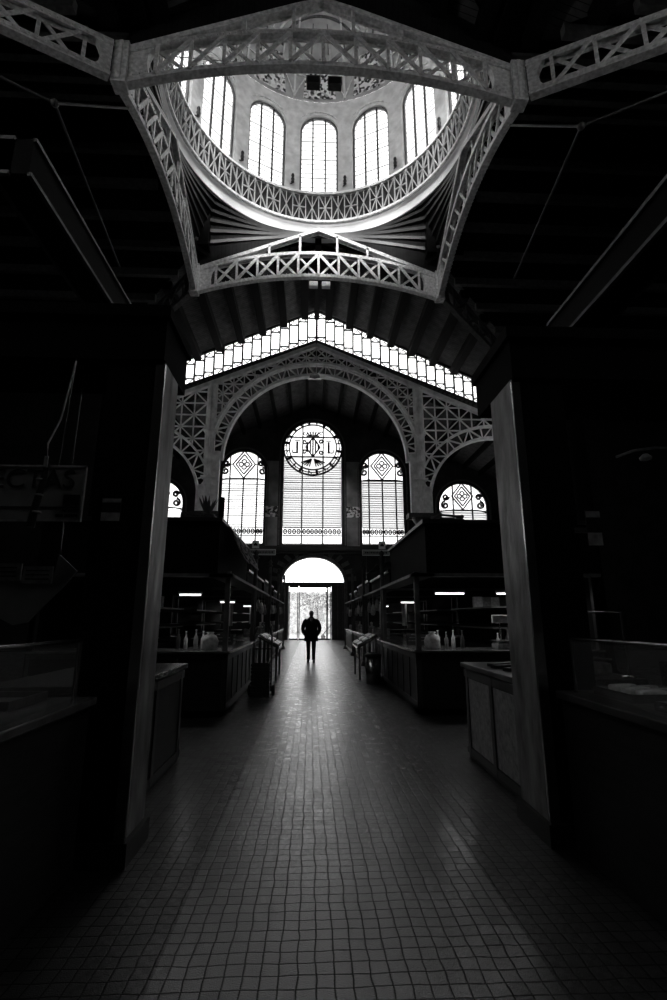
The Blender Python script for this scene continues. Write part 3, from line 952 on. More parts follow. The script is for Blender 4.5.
# floodlights and the apex rod
for (x, y, z, lab) in ((-.28, Y1 + .0, 16.2, 'left of two dark floodlights under the near truss'), (.33, Y1 + .0, 16.2, 'right of two dark floodlights under the near truss'),
                       (-.22, Y2, 16.35, 'left of two pale floodlights under the far truss'), (.35, Y2, 16.35, 'right of two pale floodlights under the far truss')):
    root = thing('floodlight', lab, 'floodlight', (x, y, z))
    MB().box(-.19, .19, -.1, .12, -.13, .13).build('housing', 'iron_dark' if y < 15 else 'white', root, bevel=.02)  # far pair white, near pair dark: light put into the colour
    MB().box(-.15, .15, -.11, -.1, -.1, .1).build('lens', 'black' if y < 15 else 'goods_l', root)
    MB().tube([(-.2, 0, 0), (-.2, 0, .26), (.2, 0, .26), (.2, 0, 0)], .015, 6).build('bracket', 'iron_dark', root)

# ------------------------------------------------------------------ dome
NB = 14


def ringpts(r, z, n=84, a0=0): return [(r * math.sin(a0 + 2 * PI * k / n), YC + r * math.cos(a0 + 2 * PI * k / n), z) for k in range(n)]


# pendentive between the square of trusses and the ring
def rect_pt(a):
    dx, dy = math.sin(a), math.cos(a)
    hx, hy = XT + .1, YC - Y1 + .1
    t = min(hx / abs(dx) if abs(dx) > 1e-6 else 1e9, hy / abs(dy) if abs(dy) > 1e-6 else 1e9)
    x, y = dx * t, dy * t
    if abs(abs(y) - hy) < 1e-4: z = 19.2 - 2.15 * abs(x) / XT
    else: z = 19.2 - 2.15 * abs(y) / (YC - Y1)
    return Vector((x, YC + y, z))


mb = MB(); n = 112; rows = 7
grid = []
for j in range(rows + 1):
    f_ = j / rows; row = []
    for k in range(n):
        a = 2 * PI * k / n
        p = rect_pt(a); q = Vector((6.02 * math.sin(a), YC + 6.02 * math.cos(a), 20.28))
        c = p.lerp(q, f_); c.z = p.z + (q.z - p.z) * (1 - (1 - f_) ** 1.5)
        row.append(c)
    grid.append(row)
for j in range(rows):
    for k in range(n):
        k2 = (k + 1) % n
        mb.add([grid[j][k], grid[j][k2], grid[j + 1][k2], grid[j + 1][k]], [(0, 1, 2, 3)])
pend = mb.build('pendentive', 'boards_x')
tag(pend, 'dark curved transition between the trusses and the dome ring', 'ceiling', kind='structure')
for j in (2, 3, 4, 5, 6):
    mb = MB(); mb.poly([g - Vector((0, 0, .06)) for g in grid[j]], .16, .16, closed=True); mb.build('ring_rib', 'black', pend)
mb = MB(); nk = 168
for k in range(nk):
    pa = []
    for a in (2 * PI * k / nk, 2 * PI * (k + 1) / nk):
        x_, y_ = 6.78 * math.sin(a), 6.78 * math.cos(a)
        if abs(y_) > YC - Y1 and abs(x_) < XT: z_ = roofz(x_)
        elif abs(x_) >= XT: z_ = ZR - ST * abs(y_)
        else: z_ = roofz(XT)
        pa.append((x_, YC + y_, z_))
    (xa, ya, za_), (xb, yb_, zb__) = pa
    mb.add([(xa, ya, za_ - .35), (xb, yb_, zb__ - .35), (xb, yb_, 21.0), (xa, ya, 21.0)], [(0, 1, 2, 3)])
    ra_ = 6.3 / 6.78
    mb.add([(xa, ya, 21.0), (xb, yb_, 21.0), (xb * ra_, YC + (yb_ - YC) * ra_, 21.0), (xa * ra_, YC + (ya - YC) * ra_, 21.0)], [(0, 1, 2, 3)])
mb.build('drum_skirt', 'matte', pend)

dome = thing('dome', 'tall plastered dome on an arcade of round-headed windows', 'dome', (0, 0, 0), kind='structure')


def revolve(prof, mat, name, parent, n=84, smooth=True):
    mb = MB(); vs = [p for r, z in prof for p in ringpts(r, z, n)]
    fs = [(i * n + k, i * n + (k + 1) % n, (i + 1) * n + (k + 1) % n, (i + 1) * n + k) for i in range(len(prof) - 1) for k in range(n)]
    mb.add(vs, fs, smooth)
    return mb.build(name, mat, parent)


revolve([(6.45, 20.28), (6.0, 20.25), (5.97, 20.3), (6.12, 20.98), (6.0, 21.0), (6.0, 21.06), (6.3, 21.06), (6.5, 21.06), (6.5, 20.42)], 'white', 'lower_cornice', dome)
mb = MB(); mb.poly(ringpts(5.97, 20.27), .05, .07, closed=True); mb.poly(ringpts(6.02, 20.42), .02, .03, closed=True); mb.build('cornice_line', 'iron_dark', dome)
revolve([(6.06, 21.06), (6.06, 22.85), (6.2, 22.85)], 'rail_back', 'gallery_panel', dome)
revolve([(5.93, 22.85), (5.93, 22.95), (6.22, 22.95), (6.22, 23.06), (6.35, 23.1)], 'white', 'upper_cornice', dome)
revolve([(6.9, 20.4), (6.9, 29.8), (6.6, 29.8)], 'wall', 'outer_drum', dome) if False else None
# gallery lattice: each bay a cross with a vertical and horizontal, framed
rail = MB(); NR = 56; rr = 5.95
for k in range(NR):
    a0, a1 = 2 * PI * k / NR, 2 * PI * (k + 1) / NR
    P = lambda a, z: (rr * math.sin(a), YC + rr * math.cos(a), z)
    rad = (math.sin((a0 + a1) / 2), math.cos((a0 + a1) / 2), 0)
    am = (a0 + a1) / 2
    rail.bar(P(a0, 21.1), P(a0, 22.8), .045, .06, rad)
    rail.bar(P(a0, 21.15), P(a1, 22.75), .04, .065, rad); rail.bar(P(a0, 22.75), P(a1, 21.15), .04, .065, rad)
    if k % 2 == 0:
        rail.bar(P(a0, 21.95), P(a1, 21.95), .05, .05, rad)
    rail.bar(P(am, 21.15), P(am, 22.75), .04, .04, rad)
gal = thing('gallery_railing', 'circular lattice railing running round the base of the dome', 'railing', (0, 0, 0))
rail.build('lattice', 'gallery', gal)
MB().poly(ringpts(5.95, 21.12), .14, .12, closed=True).build('lower_rail', 'iron', gal)
MB().poly(ringpts(5.95, 22.82), .14, .12, closed=True).build('upper_rail', 'white', gal)

# arcaded drum wall, strip by strip, with real openings
RW, RO = 6.25, 6.55
zb_, zs_, ra = 23.1, 27.25, 1.02
drum = MB()
SPB = 24
hwA = ra / RW
bay = 2 * PI / NB
for k in range(NB):
    c = k * bay
    edges = [c - bay / 2] + [c - hwA + 2 * hwA * i / (SPB) for i in range(SPB + 1)] + [c + bay / 2]
    for i, (a0, a1) in enumerate(zip(edges, edges[1:])):
        def P(r, a, z): return (r * math.sin(a), YC + r * math.cos(a), z)
        def top(a):
            d = (a - c) * RW
            return zs_ + math.sqrt(max(0, ra * ra - d * d)) * 1.0
        if i == 0 or i == SPB + 1:
            sub = 3
            for j in range(sub):
                b0 = a0 + (a1 - a0) * j / sub; b1 = a0 + (a1 - a0) * (j + 1) / sub
                drum.add([P(RW, b0, 23.0), P(RW, b1, 23.0), P(RW, b1, 29.2), P(RW, b0, 29.2)], [(0, 1, 2, 3)])
                drum.add([P(RO, b0, 23.0), P(RO, b1, 23.0), P(RO, b1, 29.2), P(RO, b0, 29.2)], [(0, 1, 2, 3)])
            ae = a1 if i == 0 else a0
            drum.add([P(RW, ae, 23.0), P(RO, ae, 23.0), P(RO, ae, zs_), P(RW, ae, zs_)], [(0, 1, 2, 3)])
        else:
            z0, z1 = top(a0), top(a1)
            drum.add([P(RW, a0, z0), P(RW, a1, z1), P(RW, a1, 29.2), P(RW, a0, 29.2)], [(0, 1, 2, 3)])
            drum.add([P(RO, a0, z0), P(RO, a1, z1), P(RO, a1, 29.2), P(RO, a0, 29.2)], [(0, 1, 2, 3)])
            drum.add([P(RW, a0, z0), P(RO, a0, z0), P(RO, a1, z1), P(RW, a1, z1)], [(0, 1, 2, 3)])
            drum.add([P(RW, a0, 23.0), P(RO, a0, 23.0), P(RO, a1, 23.1), P(RW, a1, 23.1)], [(0, 1, 2, 3)])
drum.build('drum_wall', 'drum', dome)

for k in range(NB):
    c = k * bay
    root = thing('dome_window', 'round-headed white window in the arcade round the dome', 'window', (0, YC, 0), 'windows round the dome', rz=-c, kind='structure')
    y = RO - .12
    yf = y - .06
    # panes, frame and slats follow a gentle chord; the bays are narrow enough to be flat
    plate('pane', arch_loop(0, ra, 23.05, zs_, ra), [], y, .02, 'pane_dome', root)
    MB().poly([(x, yf, z) for x, z in arch_loop(0, ra - .04, 23.1, zs_, ra - .04)], .1, .1, (0, 1, 0), True).build('frame', 'iron_mid', root)
    mb = MB()
    for q in (-.34, .34):
        mb.bar((q, yf, 23.1), (q, yf, zs_ + math.sqrt(ra * ra - q * q)), .09, .08)
    mb.build('mullions', 'lead', root)
    mb = MB(); z = 23.35
    while z < zs_ + ra - .1:
        dx = ra if z < zs_ else math.sqrt(ra * ra - (z - zs_) ** 2)
        th = .035 if int(z / .3) % 4 == 0 else .016
        mb.box(-dx + .04, dx - .04, yf, yf + .03, z, z + th); z += .3
    mb.build('glazing_bars', 'slat', root)
    mb = MB(); so = [((ra + .22) * math.cos(a), RW - .03, zs_ + (ra + .22) * math.sin(a)) for a in [PI * j / 24 for j in range(25)]]
    mb.poly(so, .07, .1, (0, 1, 0)); mb.build('archivolt', 'iron', root)
    portal('dome_portal', (RW * .97 * math.sin(c), YC + RW * .97 * math.cos(c), 25.6), (-math.sin(c), -math.cos(c), 0), 2.0, 5.1)

# shell, ribs, mosaic panels
def dshell(phi): return 6.25 * math.cos(phi), 29.2 + 6.6 * math.sin(phi)


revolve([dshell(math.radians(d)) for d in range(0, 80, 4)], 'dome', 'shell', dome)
revolve([(6.4, 29.1), (6.1, 29.12), (6.1, 29.3), (6.3, 29.35)], 'dome', 'springing_moulding', dome) if False else None
lr = dshell(math.radians(76))
revolve([(lr[0], lr[1]), (lr[0], lr[1] + 1.4), (.05, lr[1] + 1.6)], 'dome', 'lantern', dome)


def onshell(a, phi, off=0.0):
    r, z = dshell(phi); r -= off * math.cos(phi); z -= off * math.sin(phi)
    return Vector((r * math.sin(a), YC + r * math.cos(a), z))


for k in range(NB):
    c = k * bay
    mb = MB()
    for s_ in (-1, 1):
        a = c + s_ * bay * .22
        mb.poly([onshell(a + s_ * -.0 * j, math.radians(2 + 4 * j), .04) for j in range(7)], .06, .08, (0, 0, 1))
    mb.poly([onshell(c + bay / 2, math.radians(1 + 4 * j), .05) for j in range(18)], .1, .1)
    mb.build('shell_rib', 'drum', dome)
    # trapezoid mosaic panel, a little proud of the shell
    mb = MB(); n_ = 6
    g = [[onshell(c + (-.26 + .52 * i / n_ ) * bay * (1 + .25 * (1 - j / 5)), math.radians(1.5 + 3.8 * j), .05 + (0)) for i in range(n_ + 1)] for j in range(6)]
    for j in range(5):
        for i in range(n_):
            mb.add([g[j][i], g[j][i + 1], g[j + 1][i + 1], g[j + 1][i]], [(0, 1, 2, 3)])
    mb.build('mosaic_panel', 'ornament', dome, label='painted trapezoid panel above a dome window')
    # shield between panels
    mb = MB(); a = c + bay / 2
    mb.poly([onshell(a - .1, math.radians(13), .05), onshell(a + .1, math.radians(13), .05), onshell(a, math.radians(2), .05)], .05, .06, closed=True)
    mb.build('shield_moulding', 'iron', dome)
for k in range(7):
    c = k * 2 * bay
    for sc in (1, .84):
        mb = MB()
        mb.poly([onshell(c + .44 * sc * math.cos(t), math.radians(24 + 18 * sc * math.sin(t)), .05) for t in [PI * j / 20 for j in range(21)]], .09, .1)
        mb.build('arch_moulding', 'drum' if sc == 1 else 'iron_mid', dome)
    mb = MB()
    for q in (-.24, -.08, .08, .24):
        mb.poly([onshell(c + q * (1 - .01 * j), math.radians(24 + 3 * j), .05) for j in range(5)], .05, .08)
    mb.build('coffer_rib', 'iron_mid', dome)

# wall brackets between the windows
sc0 = None
for k in range(NB):
    c = (k + .5) * bay
    if sc0 is None:
        root = thing('wall_bracket', 'small dark figure bracket on the pier between two dome windows', 'wall bracket', group='brackets between the dome windows')
        MB().lathe([(.03, 0), (.09, .03), (.07, .1), (.1, .2), (.06, .34), (.09, .42), (.07, .52), (.02, .58)], (0, -.12, 0), 10).build('figure', 'black', root)
        MB().tube([(0, 0, .1), (-.12, -.05, -.02), (-.05, -.12, -.08), (.02, -.12, 0)], .025, 6).build('scroll_arm', 'black', root)
        sc0 = root; r = root
    else:
        r = dup(sc0)
    r.location = (6.22 * math.sin(c), YC + 6.22 * math.cos(c), 23.5); r.rotation_euler = (0, 0, -c)

tag(MB().tube([(-5.9, 15.2, 22.9), (-2, 15.2, 22.72), (2, 15.2, 22.72), (5.9, 15.2, 22.9)], .018, 5).build('tie_cable', 'lead'), 'thin cable stretched across the dome opening', 'cable')

# ------------------------------------------------------------------ clerestory above the lattice arch
clt = lambda x: ZR - .12 - .455 * abs(x)
clb = lambda x: 18.36 - .405 * abs(x)
root = thing('window_7', 'long chevron clerestory of upright panes above the lattice arch', 'window', (0, 0, 0), kind='structure')
stepx = .57
fr, pn, bl = MB(), MB(), MB()
k = 0
for sg in (-1, 1):
    for k in range(25):
        xa, xb = sg * (k * stepx), sg * ((k + 1) * stepx)
        x0, x1 = min(xa, xb), max(xa, xb)
        xo = max(abs(x0), abs(x1)); xi = min(abs(x0), abs(x1))
        zt0, zb0_ = clt(xo), clb(xi)
        pn.add([(x0, YA + .06, clb(x0)), (x1, YA + .06, clb(x1)), (x1, YA + .06, clt(x1)), (x0, YA + .06, clt(x0))], [(0, 1, 2, 3)])
        fr.bar((xb, YA, clb(xb)), (xb, YA, clt(xb)), .1, .1)
        fr.bar((x0, YA, zt0 - .28), (x1, YA, zt0 - .28), .08, .07); fr.bar((x0, YA, zb0_ + .26), (x1, YA, zb0_ + .26), .08, .07)
        # small leaded corner ornaments above and below each pane
        xm = (x0 + x1) / 2
        fr.bar((x0 + .08, YA, zt0 - .22), (xm, YA, zt0 - .02), .05, .04, (0, 1, 0)); fr.bar((xm, YA, zt0 - .02), (x1 - .08, YA, zt0 - .22), .05, .04, (0, 1, 0))
        fr.bar((x0 + .08, YA, zb0_ + .2), (xm, YA, zb0_ + .02), .05, .04, (0, 1, 0)); fr.bar((xm, YA, zb0_ + .02), (x1 - .08, YA, zb0_ + .2), .05, .04, (0, 1, 0))
        z = zb0_ + .4
        while z < zt0 - .35:
            bl.box(x0 + .06, x1 - .06, YA + .02, YA + .04, z, z + .018); z += .14
fr.bar((0, YA - .02, clb(0)), (0, YA - .02, clt(0)), .16, .14)
for f_, o_ in ((clt, .05), (clb, .0)):
    for sg in (-1, 1): fr.bar((0, YA, f_(0)), (sg * 14.3, YA, f_(14.3)), .12, .12)
fr.build('frame', 'lead', root); pn.build('pane', 'pane', root); bl.build('louvre', 'slat', root, kind='stuff')
for sg in (-1, 1):
    p = portal('clerestory_portal', (sg * 5.3, YA - .2, (clt(5.3) + clb(5.3)) / 2), (0, -1, 0), 10.4, 2.2)
    p.rotation_euler = (Matrix.Rotation(sg * math.atan(.435), 4, 'Y') @ Vector((0, -1, 0)).to_track_quat('-Z', 'Z').to_matrix().to_4x4()).to_euler()
# the strip of gable between clerestory and chord, with leaf ornament
mb = MB()
cch = lambda x: 18.02 - .43 * abs(x)
for sg in (-1, 1):
    mb.add([(0, YA - .05, cch(0)), (sg * 14.5, YA - .05, cch(14.5)), (sg * 14.5, YA - .05, clb(14.5)), (0, YA - .05, clb(0)),
            (0, YA + .15, cch(0)), (sg * 14.5, YA + .15, cch(14.5)), (sg * 14.5, YA + .15, clb(14.5)), (0, YA + .15, clb(0))],
           [(0, 1, 2, 3), (4, 5, 6, 7), (0, 1, 5, 4), (2, 3, 7, 6)])
g = tag(mb.build('trim_4', 'iron_dark'), 'dark ornamental raking cornice under the clerestory', 'cornice', kind='structure')
mb = MB()
for sg in (-1, 1):
    k = 0.1
    while k < 11:
        z = (cch(k) + clb(k)) / 2
        mb.ball((sg * k, YA - .08, z + .04), .07, 4); mb.bar((sg * k, YA - .08, z - .15), (sg * (k + .12), YA - .08, z + .14), .05, .05, (0, 1, 0)); k += .26
mb.build('leaf_moulding', 'iron_mid', g, kind='stuff')
mb = MB()
for sg in (-1, 1):
    mb.add([(0, YA + .25, 17.5), (sg * 14.6, YA + .25, 11.3), (sg * 14.6, YA + .25, clb(14.6)), (0, YA + .25, clb(0))], [(0, 1, 2, 3)])
    mb.add([(0, YA + .29, 17.5), (sg * 14.6, YA + .29, 11.3), (sg * 14.6, YA + .29, clb(14.6)), (0, YA + .29, clb(0))], [(0, 1, 2, 3)])
tag(mb.build('trim_5', 'wall'), 'dark gable strip closing the entrance hall roof behind the lattice arch', 'wall', kind='structure')
# ------------------------------------------------------------------ lattice arch
root = thing('lattice_arch', 'great iron lattice arch with star-pattern spandrels before the end wall', 'arch', (0, 0, 0))
RI, ZC = 5.42, 10.42
RX = RI + .85
XC = 6.15     # columns
SR, SZ = 4.0, 8.0
SX = XC + .5 + SR
chord = MB()
for sg in (-1, 1):
    chord.bar((0, YA - .25, cch(0) - .12), (sg * 14.5, YA - .25, cch(14.5) - .12), .3, .24)
chord.build('raking_chord', 'arch_iron', root)
arc = lambda cx, cz, r, a0, a1, n: [(cx + r * math.cos(a0 + (a1 - a0) * i / n), YA - .25, cz + r * math.sin(a0 + (a1 - a0) * i / n)) for i in range(n + 1)]
MB().poly(arc(0, ZC, RI, 0, PI, 40), .16, .4, (0, 1, 0)).build('inner_rib', 'arch_iron', root)
MB().poly(arc(0, ZC, RX, .12, PI - .12, 40), .12, .3, (0, 1, 0)).poly(arc(0, ZC, RX - .17, .12, PI - .12, 40), .05, .2, (0, 1, 0)).build('outer_rib', 'arch_iron', root)
mb = MB(); NW = 30
for i in range(NW):
    a0, a1 = .1 + (PI - .2) * i / NW, .1 + (PI - .2) * (i + 1) / NW
    P = lambda r, a: (r * math.cos(a), YA - .25, ZC + r * math.sin(a))
    mb.bar(P(RI, a0), P(RX, a1), .075, .1, (0, 1, 0)) if i % 2 else mb.bar(P(RX, a0), P(RI, a1), .075, .1, (0, 1, 0))
    mb.bar(P(RI, a0), P(RX, a0), .06, .1, (0, 1, 0))
mb.build('ring_braces', 'arch_iron', root)


def grid_lines(x0, x1, z0, z1, p):
    L_ = []
    k = 0
    nx = int((x1 - x0) / p) + 1; nz = int((z1 - z0) / p) + 1
    for i in range(nx + 1): L_.append((x0 + i * p, z0, x0 + i * p, z0 + nz * p))
    for j in range(nz + 1): L_.append((x0, z0 + j * p, x0 + nx * p, z0 + j * p))
    for i in range(-nz, nx + 1, 2):
        L_.append((x0 + i * p, z0, x0 + (i + nz) * p, z0 + nz * p)); L_.append((x0 + i * p + nz * p, z0, x0 + i * p, z0 + nz * p))
    return L_


for sg in (-1, 1):
    mb = MB()
    lines = [(sg * a, b_, sg * c_, d_) for a, b_, c_, d_ in grid_lines(0, XC - .3, 9.0, 18.2, .62)]
    clip_bars(mb, YA - .25, lines, lambda x, z: abs(x) <= XC - .3 and z < cch(x) - .15 and math.hypot(x, z - ZC) > RX and z > ZC + .4, .06, .08)
    mb.build('spandrel_lattice', 'arch_iron', root)
    mb = MB()
    lines = [(sg * (a), b_, sg * c_, d_) for a, b_, c_, d_ in grid_lines(XC + .3, 14.5, 8.0, 16.4, .74)]
    clip_bars(mb, YA - .25, lines, lambda x, z: XC + .3 <= abs(x) <= 14.6 and z < cch(x) - .15 and math.hypot(abs(x) - SX, z - SZ) > SR + .75 and z > SZ + .3, .07, .08)
    mb.build('spandrel_lattice', 'arch_iron', root)
    mb = MB(); mb.poly([(sg * x, y, z) for x, y, z in arc(SX, SZ, SR, 0, PI, 30)], .14, .4, (0, 1, 0))
    mb.build('side_arch_rib', 'arch_iron', root)
    mb = MB(); mb.poly([(sg * x, y, z) for x, y, z in arc(SX, SZ, SR + .75, .1, PI - .1, 30)], .12, .3, (0, 1, 0))
    mb.build('side_arch_rib', 'arch_iron', root)
    mb = MB()
    for i in range(20):
        a0, a1 = PI * i / 20, PI * (i + 1) / 20
        P = lambda r, a: (sg * (SX + r * math.cos(a)), YA - .25, SZ + r * math.sin(a))
        (mb.bar(P(SR, a0), P(SR + .75, a1), .07, .1, (0, 1, 0)) if i % 2 else mb.bar(P(SR + .75, a0), P(SR, a1), .07, .1, (0, 1, 0)))
        mb.bar(P(SR, a0), P(SR + .75, a0), .06, .08, (0, 1, 0))
    mb.build('side_arch_braces', 'arch_iron', root)
for sg in (-1, 1):
    sd = 'left' if sg < 0 else 'right'
    c = thing('arch_column', 'tall iron column carrying the %s side of the lattice arch' % sd, 'column', (sg * XC, YA - .25, 0))
    MB().box(-.72, .72, -.5, .5, 0, .5).box(-.6, .6, -.42, .42, .5, 1.0).build('base', 'iron_dark', c, bevel=.03)
    mb = MB(); mb.lathe([(.34, 1.0), (.3, 1.3), (.28, 5.2), (.27, 6.3)], (0, 0, 0), 16); mb.build('lower_shaft', 'iron_dark', c)
    mb = MB(); mb.lathe([(.28, 6.3), (.42, 6.5), (.38, 6.7), (.6, 7.05)], (0, 0, 0), 16); mb.box(-.85, .85, -.4, .4, 7.05, 7.3); mb.build('capital', 'iron_dark', c)
    mb = MB()
    mb.box(-.62, -.22, -.16, .16, 7.3, 10.9); mb.box(.22, .62, -.16, .16, 7.3, 8.9); mb.box(-.16, -.02, -.2, .2, 7.3, cch(XC) - .2); mb.box(.04, .18, -.2, .2, 7.3, cch(XC) - .2)
    mb.box(-.26, .26, -.1, .1, 7.3, cch(XC) - .2)
    if sg > 0: pass
    mb.build('upper_shaft', 'arch_iron', c)
    if sg < 0: c.scale = (-1, 1, 1)
    MB().box(-.4, .4, -.24, .24, 9.3, 9.42).box(-.4, .4, -.24, .24, 12.1, 12.2).build('collar', 'arch_iron', c)
# arch end columns
for sg in (-1, 1):
    sd = 'left' if sg < 0 else 'right'
    tag(MB().box(sg * 14.1, sg * 14.5, YA - .5, YA, 0, 12).box(sg * 13.9, sg * 14.5, YA - .6, YA + .1, 0, .8).build('end_pier', 'iron_dark'), 'dark pier ending the lattice arch on the far %s' % sd, 'pier')
root = thing('pendant_lamp', 'small pendant lamp hanging at the crown of the lattice arch', 'lamp', (-.1, YA - .6, 15.55))
MB().lathe([(.04, .45), (.1, .3), (.3, .12), (.32, 0), (.05, -.1)], (0, 0, 0), 16).build('shade', 'iron_mid', root)
MB().tube([(0, 0, .4), (0, .3, .75)], .03, 6).build('stem', 'iron_dark', root)
MB().box(-.4, .4, -.06, .06, -.12, -.05).build('crossbar', 'iron', root)

# ------------------------------------------------------------------ dark tie rods and box girders high at the sides
for sg in (-1, 1):
    sd = 'left' if sg < 0 else 'right'
    rt = thing('tie_rod_truss', 'thin dark tie rods meeting at a joint below the %s roof slope' % sd, 'tie rod', (0, 0, 0))
    J = (sg * 6.4, 9.6, 13.4)
    MB().tube([(sg * 9.8, 8.2, 13.9), J], .035, 6).build('rod', 'iron_dark', rt)
    MB().tube([J, (sg * 5.6, 11.6, 15.8)], .035, 6).build('rod', 'iron_dark', rt)
    MB().tube([J, (sg * 6.4, 14.0, 12.4)], .035, 6).build('rod', 'iron_dark', rt)
    MB().ball(J, .1, 6).build('joint', 'iron_dark', rt)


def box_girder(label, x, y0, y1, z, h, xo, col, colx):
    g = thing('box_girder', label, 'girder', (0, 0, 0))
    MB().box(x - .35, x + .35, y0, y1, z - h / 2, z + h / 2).build('web', 'matte', g)
    mb = MB()
    for zz in (z - h / 2, z + h / 2):
        for xx in (x - .36, x + .36): mb.box(xx - .04, xx + .04, y0, y1, zz - .04, zz + .04)
    mb.build('flange', 'iron_dark', g)
    MB().box(min(x, xo), max(x, xo), y0, y0 + .5, z - h / 2, z + h / 2).build('cross_web', 'matte', g)
    MB().box(min(x, xo), max(x, xo), y0 - .04, y0 + .04, z + h / 2 - .04, z + h / 2 + .04).box(min(x, xo), max(x, xo), y0 - .04, y0 + .04, z - h / 2 - .04, z - h / 2 + .04).build('cross_flange', 'iron_dark', g)
    c = thing('iron_column', col, 'column', (colx, y1, 0))
    MB().lathe([(.4, 0), (.4, .3), (.26, .45), (.22, 2), (.2, z - h / 2 - .5), (.34, z - h / 2 - .2), (.36, z - h / 2)], (0, 0, 0), 14).build('shaft', 'matte', c)
    MB().box(-.45, .45, -.45, .45, 0, .25).build('plinth', 'matte', c)


box_girder('dark box girder running back under the left roof', -5.98, 8.0, 13.4, 10.1, .8, -10.6, 'dark iron column under the left box girder', -5.98)
box_girder('dark box girder running back under the right roof', 6.0, 5.2, 10.8, 8.25, .7, 10.6, 'dark iron column under the right box girder', 6.0)

# ------------------------------------------------------------------ near stalls with their corner posts and headers
for sg in (-1, 1):
    sd = 'left' if sg < 0 else 'right'
    y0, y1 = (3.56, 3.96) if sg < 0 else (3.72, 4.22)
    xf = 1.35 if sg < 0 else 1.45
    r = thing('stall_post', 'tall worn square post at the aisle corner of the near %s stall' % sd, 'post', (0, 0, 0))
    MB().box(sg * (xf + .01), sg * (xf + .42), y0, y1, 0, 3.44).build('shaft', 'matte', r)  # near-black colour stands in for shade on the viewer's side
    MB().box(sg * xf, sg * (xf + .03), y0 + .02, y1, .14, 3.44).build('lit_facing_board', 'post', r, bevel=.004)  # paler than the shaft: light from the aisle put into the colour
    MB().box(sg * (xf - .012), sg * (xf + .06), y0 - .015, y0 + .012, .02, 3.4).build('edge_strip', 'steel', r, label='thin metal corner strip')
    MB().box(sg * (xf - .03), sg * (xf + .46), y0 - .03, y1 + .03, 0, .14).build('skirt', 'black', r)
    h = thing('stall_header', 'black header beam carried over the near %s stall front' % sd, 'header', (0, 0, 0))
    MB().box(sg * xf, sg * 6.4, y0 - .02, y1 + (.22 if sg < 0 else .35), 3.44, 3.86).build('beam', 'matte', h)
    MB().box(sg * (xf - .03), sg * 6.4, y0 - .05, y1 + (.25 if sg < 0 else .38), 3.80, 3.9).build('cornice', 'matte', h)
    tag(MB().box(sg * 6.0, sg * 6.4, y0, y1, 0, 3.44).build('header_post', 'matte'), 'black outer post under the end of the near %s header beam' % sd, 'post')
    # stall body
    s = thing('market_stall', 'near %s market stall, dark counter at the edge of the cross aisle' % sd, 'market stall', (0, 0, 0))
    ya, yb = (.4, 5.95)
    xi = 1.62 if sg < 0 else 1.58
    MB().box(sg * xi, sg * (xi + 1.0), ya, y0 - .05, 0, .95).box(sg * xi, sg * (xi + 1.0), y1 + .05, yb, 0, .95).build('cabinet', 'wood', s, bevel=.01)
    MB().box(sg * (xi - .04), sg * (xi + 1.05), ya - .02, y0 - .05, .95, 1.0).box(sg * (xi - .04), sg * (xi + 1.05), y1 + .05, yb + .04, .95, 1.0).build('countertop', 'marble' if sg < 0 else 'wood2', s, bevel=.008)
    mb = MB()
    for k in range(3):
        yk = y1 + .1 + k * (yb - y1 - .2) / 2
        mb.box(sg * (xi - .018), sg * (xi + .01), yk - .04, yk + .04, .05, .93)
    mb.box(sg * (xi - .015), sg * (xi + .01), y1 + .1, yb, .05, .12); mb.box(sg * (xi - .015), sg * (xi + .01), y1 + .1, yb, .85, .93)
    mb.build('side_panel_frame', 'wood2', s)
    MB().box(sg * (xi - .006), sg * (xi + .01), y1 + .12, yb - .03, .13, .84).build('side_panel', 'goods_m' if sg > 0 else 'wood', s)  # right panel painted paler, its bright reflection put into the colour
    MB().box(sg * 4.6, sg * 4.7, ya, yb, 0, 3.2).build('back_wall', 'matte', s)
    MB().box(sg * 3.9, sg * 4.6, ya, yb, 0, 1.0).build('back_counter', 'matte', s)
    mb = MB()
    for z in (1.35, 1.75, 2.2): mb.box(sg * 4.2, sg * 4.6, ya, yb, z, z + .04)
    mb.build('shelf', 'wood', s)
    # glass screen on the counter
    mb = MB(); mb.tube([(sg * (xi + .06), ya, 1.36), (sg * (xi + .06), y0 - .1, 1.36)], .012, 6); mb.tube([(sg * (xi + .06), ya + .1, 1.0), (sg * (xi + .06), ya + .1, 1.36)], .012, 6); mb.tube([(sg * (xi + .06), y0 - .15, 1.0), (sg * (xi + .06), y0 - .15, 1.36)], .012, 6)
    mb.build('screen_rail', 'steel', s)
    MB().box(sg * (xi + .056), sg * (xi + .064), ya + .1, y0 - .15, 1.01, 1.35).build('screen_glass', 'pane_clear', s)

# lettered sign hung in the left stall, its left end runs out of view
sg_ = thing('lettered_sign', 'grey board lettered SELECTAS hanging in the near left stall', 'sign', (-1.815, 3.5, 2.155))
MB().box(-1.35, 0, -.015, .015, 0, .40).build('board', 'sign', sg_)
mb = MB(); mb.box(-1.36, .006, -.022, -.012, .39, .405); mb.box(-1.36, .006, -.022, -.012, -.005, .008); mb.box(-.006, .006, -.022, -.012, 0, .4); mb.box(-1.36, -1.35, -.022, -.012, 0, .4)
mb.build('rim', 'goods_m', sg_)
text_mesh('lettering', 'SELECTAS', .2, (-.06, -.02, .235), (PI / 2, 0, 0), 'sign_dark', sg_, align='RIGHT')
MB().box(-1.34, -.02, -.02, -.014, .095, .102).build('rule_line', 'sign_dark', sg_)
MB().box(-.13, -.02, -.02, -.014, .115, .19).build('dark_square', 'sign_dark', sg_)
mb = MB()
for (xx, ww, zz) in ((-.13, .03, .065), (-.09, .07, .065), (-.17, .05, .03), (-.11, .09, .03)): mb.box(xx, xx + ww, -.02, -.014, zz, zz + .02)
